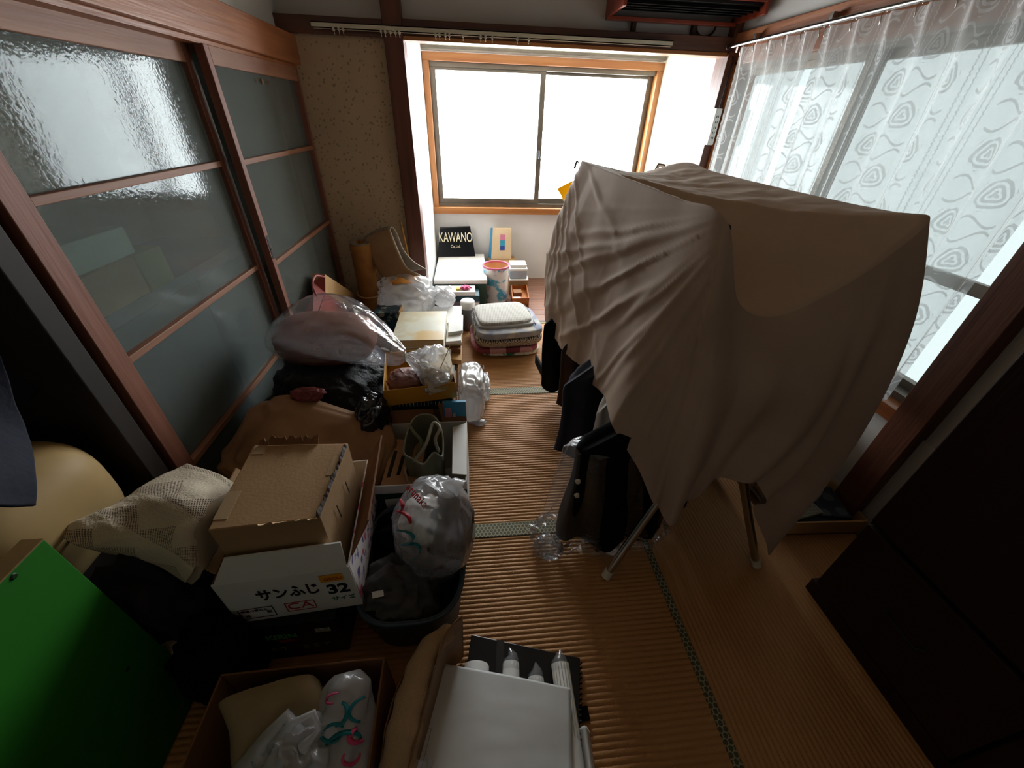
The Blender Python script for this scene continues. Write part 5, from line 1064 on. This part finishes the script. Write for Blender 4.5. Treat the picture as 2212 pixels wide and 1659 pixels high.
tbx = thing('box', 'dark teal case carrying the gift box in the alcove', 'box', (-.14, 2.89, .14)); MB().box(-.27, .05, 2.82, 2.97, .137, .181).build('body', col('dark teal card', '20424C'), tbx, mods=BV)
n_ = 0
for r_ in range(3):
    for c_ in range(2):
        cs = thing('cassette_case', ['lowest', 'middle', 'topmost'][r_]+' grey cassette case in the column beside the '+['lilac box', 'waste bin'][c_], 'cassette', (-.07+.065*c_, 2.87, .045+.03*r_), 'cassette cases in the alcove'); xx = -.075+.064*c_; zz = .045+.0305*r_
        MB().box(xx, xx+.060, 2.812, 2.92, zz, zz+.029).build('case', col('clear grey case', 'A8A6AC', rough=.25), cs, mods=BV); MB().box(xx+.004, xx+.056, 2.8105, 2.812, zz+.006, zz+.022).build('spine_label', 'white', cs)
tag(MB().box(-.24, -.08, 2.815, 2.93, .045, .136).build('box', col('dull lilac card', '6E6474'), mods=BV), 'dull lilac box beside the cassette cases', 'box')
tag(MB().box(-.26, .06, 2.80, 2.96, .003, .044).build('box', col('charcoal case', '2E2E32'), mods=BV), 'flat charcoal case under the cassettes in the alcove', 'box')
# tins, papers, wooden tray on the alcove boards
wt = thing('wooden_tray', 'orange wooden tray with small packets on the alcove boards', 'tray', (.38, 3.1, 0)); wm = wood('orange tray wood', 'A8642C', '8A4A1C', 1)
T0 = V((.315, 2.96, .003)); TX, TY = V((.135, .01, 0)), V((.02, .30, 0))
MB().obox(T0, TX, TY, (0, 0, .05)).build('base', wm, wt, mods=BV)
for o_, a_, b_ in ((T0, TX, TY.normalized()*.008), (T0+TY, TX, TY.normalized()*.008), (T0, TX.normalized()*.008, TY), (T0+TX, TX.normalized()*.008, TY)): MB().obox(o_, a_, b_, (0, 0, .095)).build('side', wm, wt, mods=BV)
tag(MB().obox(T0+V((.02, .04, .054)), (.06, 0, 0), (0, .05, 0), (0, 0, .02)).build('packet', 'white', mods=BV), 'small white packet in the orange tray', 'packet'); tag(MB().obox(T0+V((.03, .15, .054)), (.07, .01, 0), (0, .08, 0), (0, 0, .03)).build('packet', 'card2', mods=BV), 'small brown packet in the orange tray', 'packet')
tag(MB().box(.32, .49, 3.285, 3.47, .003, .125).build('box', 'card', mods=BV), 'tan box holding up the white papers behind the tray', 'box')
tag(MB().obox((.322, 3.27, .127), (.165, .0, .0), (.005, .19, 0), (0, 0, .018)).build('papers', 'white', mods=BV), 'white loose papers under the pale tin', 'papers')
tn1 = thing('tin_box', 'pale blue grey tin with a rounded lid behind the waste bin', 'tin', (.4, 3.36, .145)); MB().box(.325, .475, 3.285, 3.43, .146, .212).build('body', col('pale tin', 'A8B2BC', rough=.3), tn1, mods=(('bevel', .006),)); MB().box(.322, .478, 3.282, 3.433, .212, .235).build('lid', 'white', tn1, mods=(('bevel', .005),))
tag(MB().box(.33, .47, 3.30, 3.43, .236, .262).build('box', 'white', mods=BV), 'thin white box on top of the pale tin', 'box')
# ---- things seen dimly through the door glass
for (lab, nm, c_, a) in (('stack of white papers behind the glass door', 'papers', 'white', (-1.28, -.985, 1.03, 1.26, .955, 1.03)), ('tan box behind the glass door under the white papers', 'box', 'kraft', (-1.28, -.985, 1.0, 1.24, .84, .95)), ('olive box behind the glass door next to the tan box', 'box', col('olive card', '9A9650'), (-1.28, -.985, 1.245, 1.36, .84, .95)), ('low shelf cabinet behind the glass door', 'cabinet', col('grey blue paint', '6A7680'), (-1.36, -.99, 1.0, 1.9, .003, .838)), ('orange box behind the lower door panes', 'box', col('orange card', 'B87840'), (-.985, -.975, 1.30, 1.5, .55, .70))):
    if nm == 'box' and 'orange' in lab: continue
    if nm == 'cabinet':
        g = thing('cabinet', lab, 'cabinet', ((a[0]+a[1])/2, (a[2]+a[3])/2, a[4])); MB().box(*a).build('body', c_, g, mods=BV); 
        for k in range(2): MB().box(a[1]-.002, a[1]+.006, a[2]+.45*k+.01, a[2]+.45*k+.44, .05, .8).build('door', c_, g, mods=BV)
    else: tag(MB().box(*a).build(nm, c_, mods=(('bevel', .004),)), lab, nm)

# ---- added dark boxes behind and under the rack, blocking window light
for lab, a in (('black box added for a dark shape under the drying rack, also blocking light', (.74, 1.08, 1.22, 1.62, .003, .36)), ('added dark box blocking window light between the rack and the far window post', (1.16, 1.47, 1.30, 1.78, .003, .40)), ('added dark box blocking window light in the corner below the narrow lace curtain', (1.16, 1.47, 1.84, 2.40, .003, .40))):
    g = thing('lidded_box', lab, 'box', ((a[0]+a[1])/2, (a[2]+a[3])/2, 0)); MB().box(*a).build('body', 'blackgloss', g, mods=(('bevel', .006),)); MB().box(a[0]-.008, a[1]+.008, a[2]-.008, a[3]+.008, a[5]-.03, a[5]+.012).build('lid', col('charcoal lid', '1E1E22'), g, mods=(('bevel', .005),))
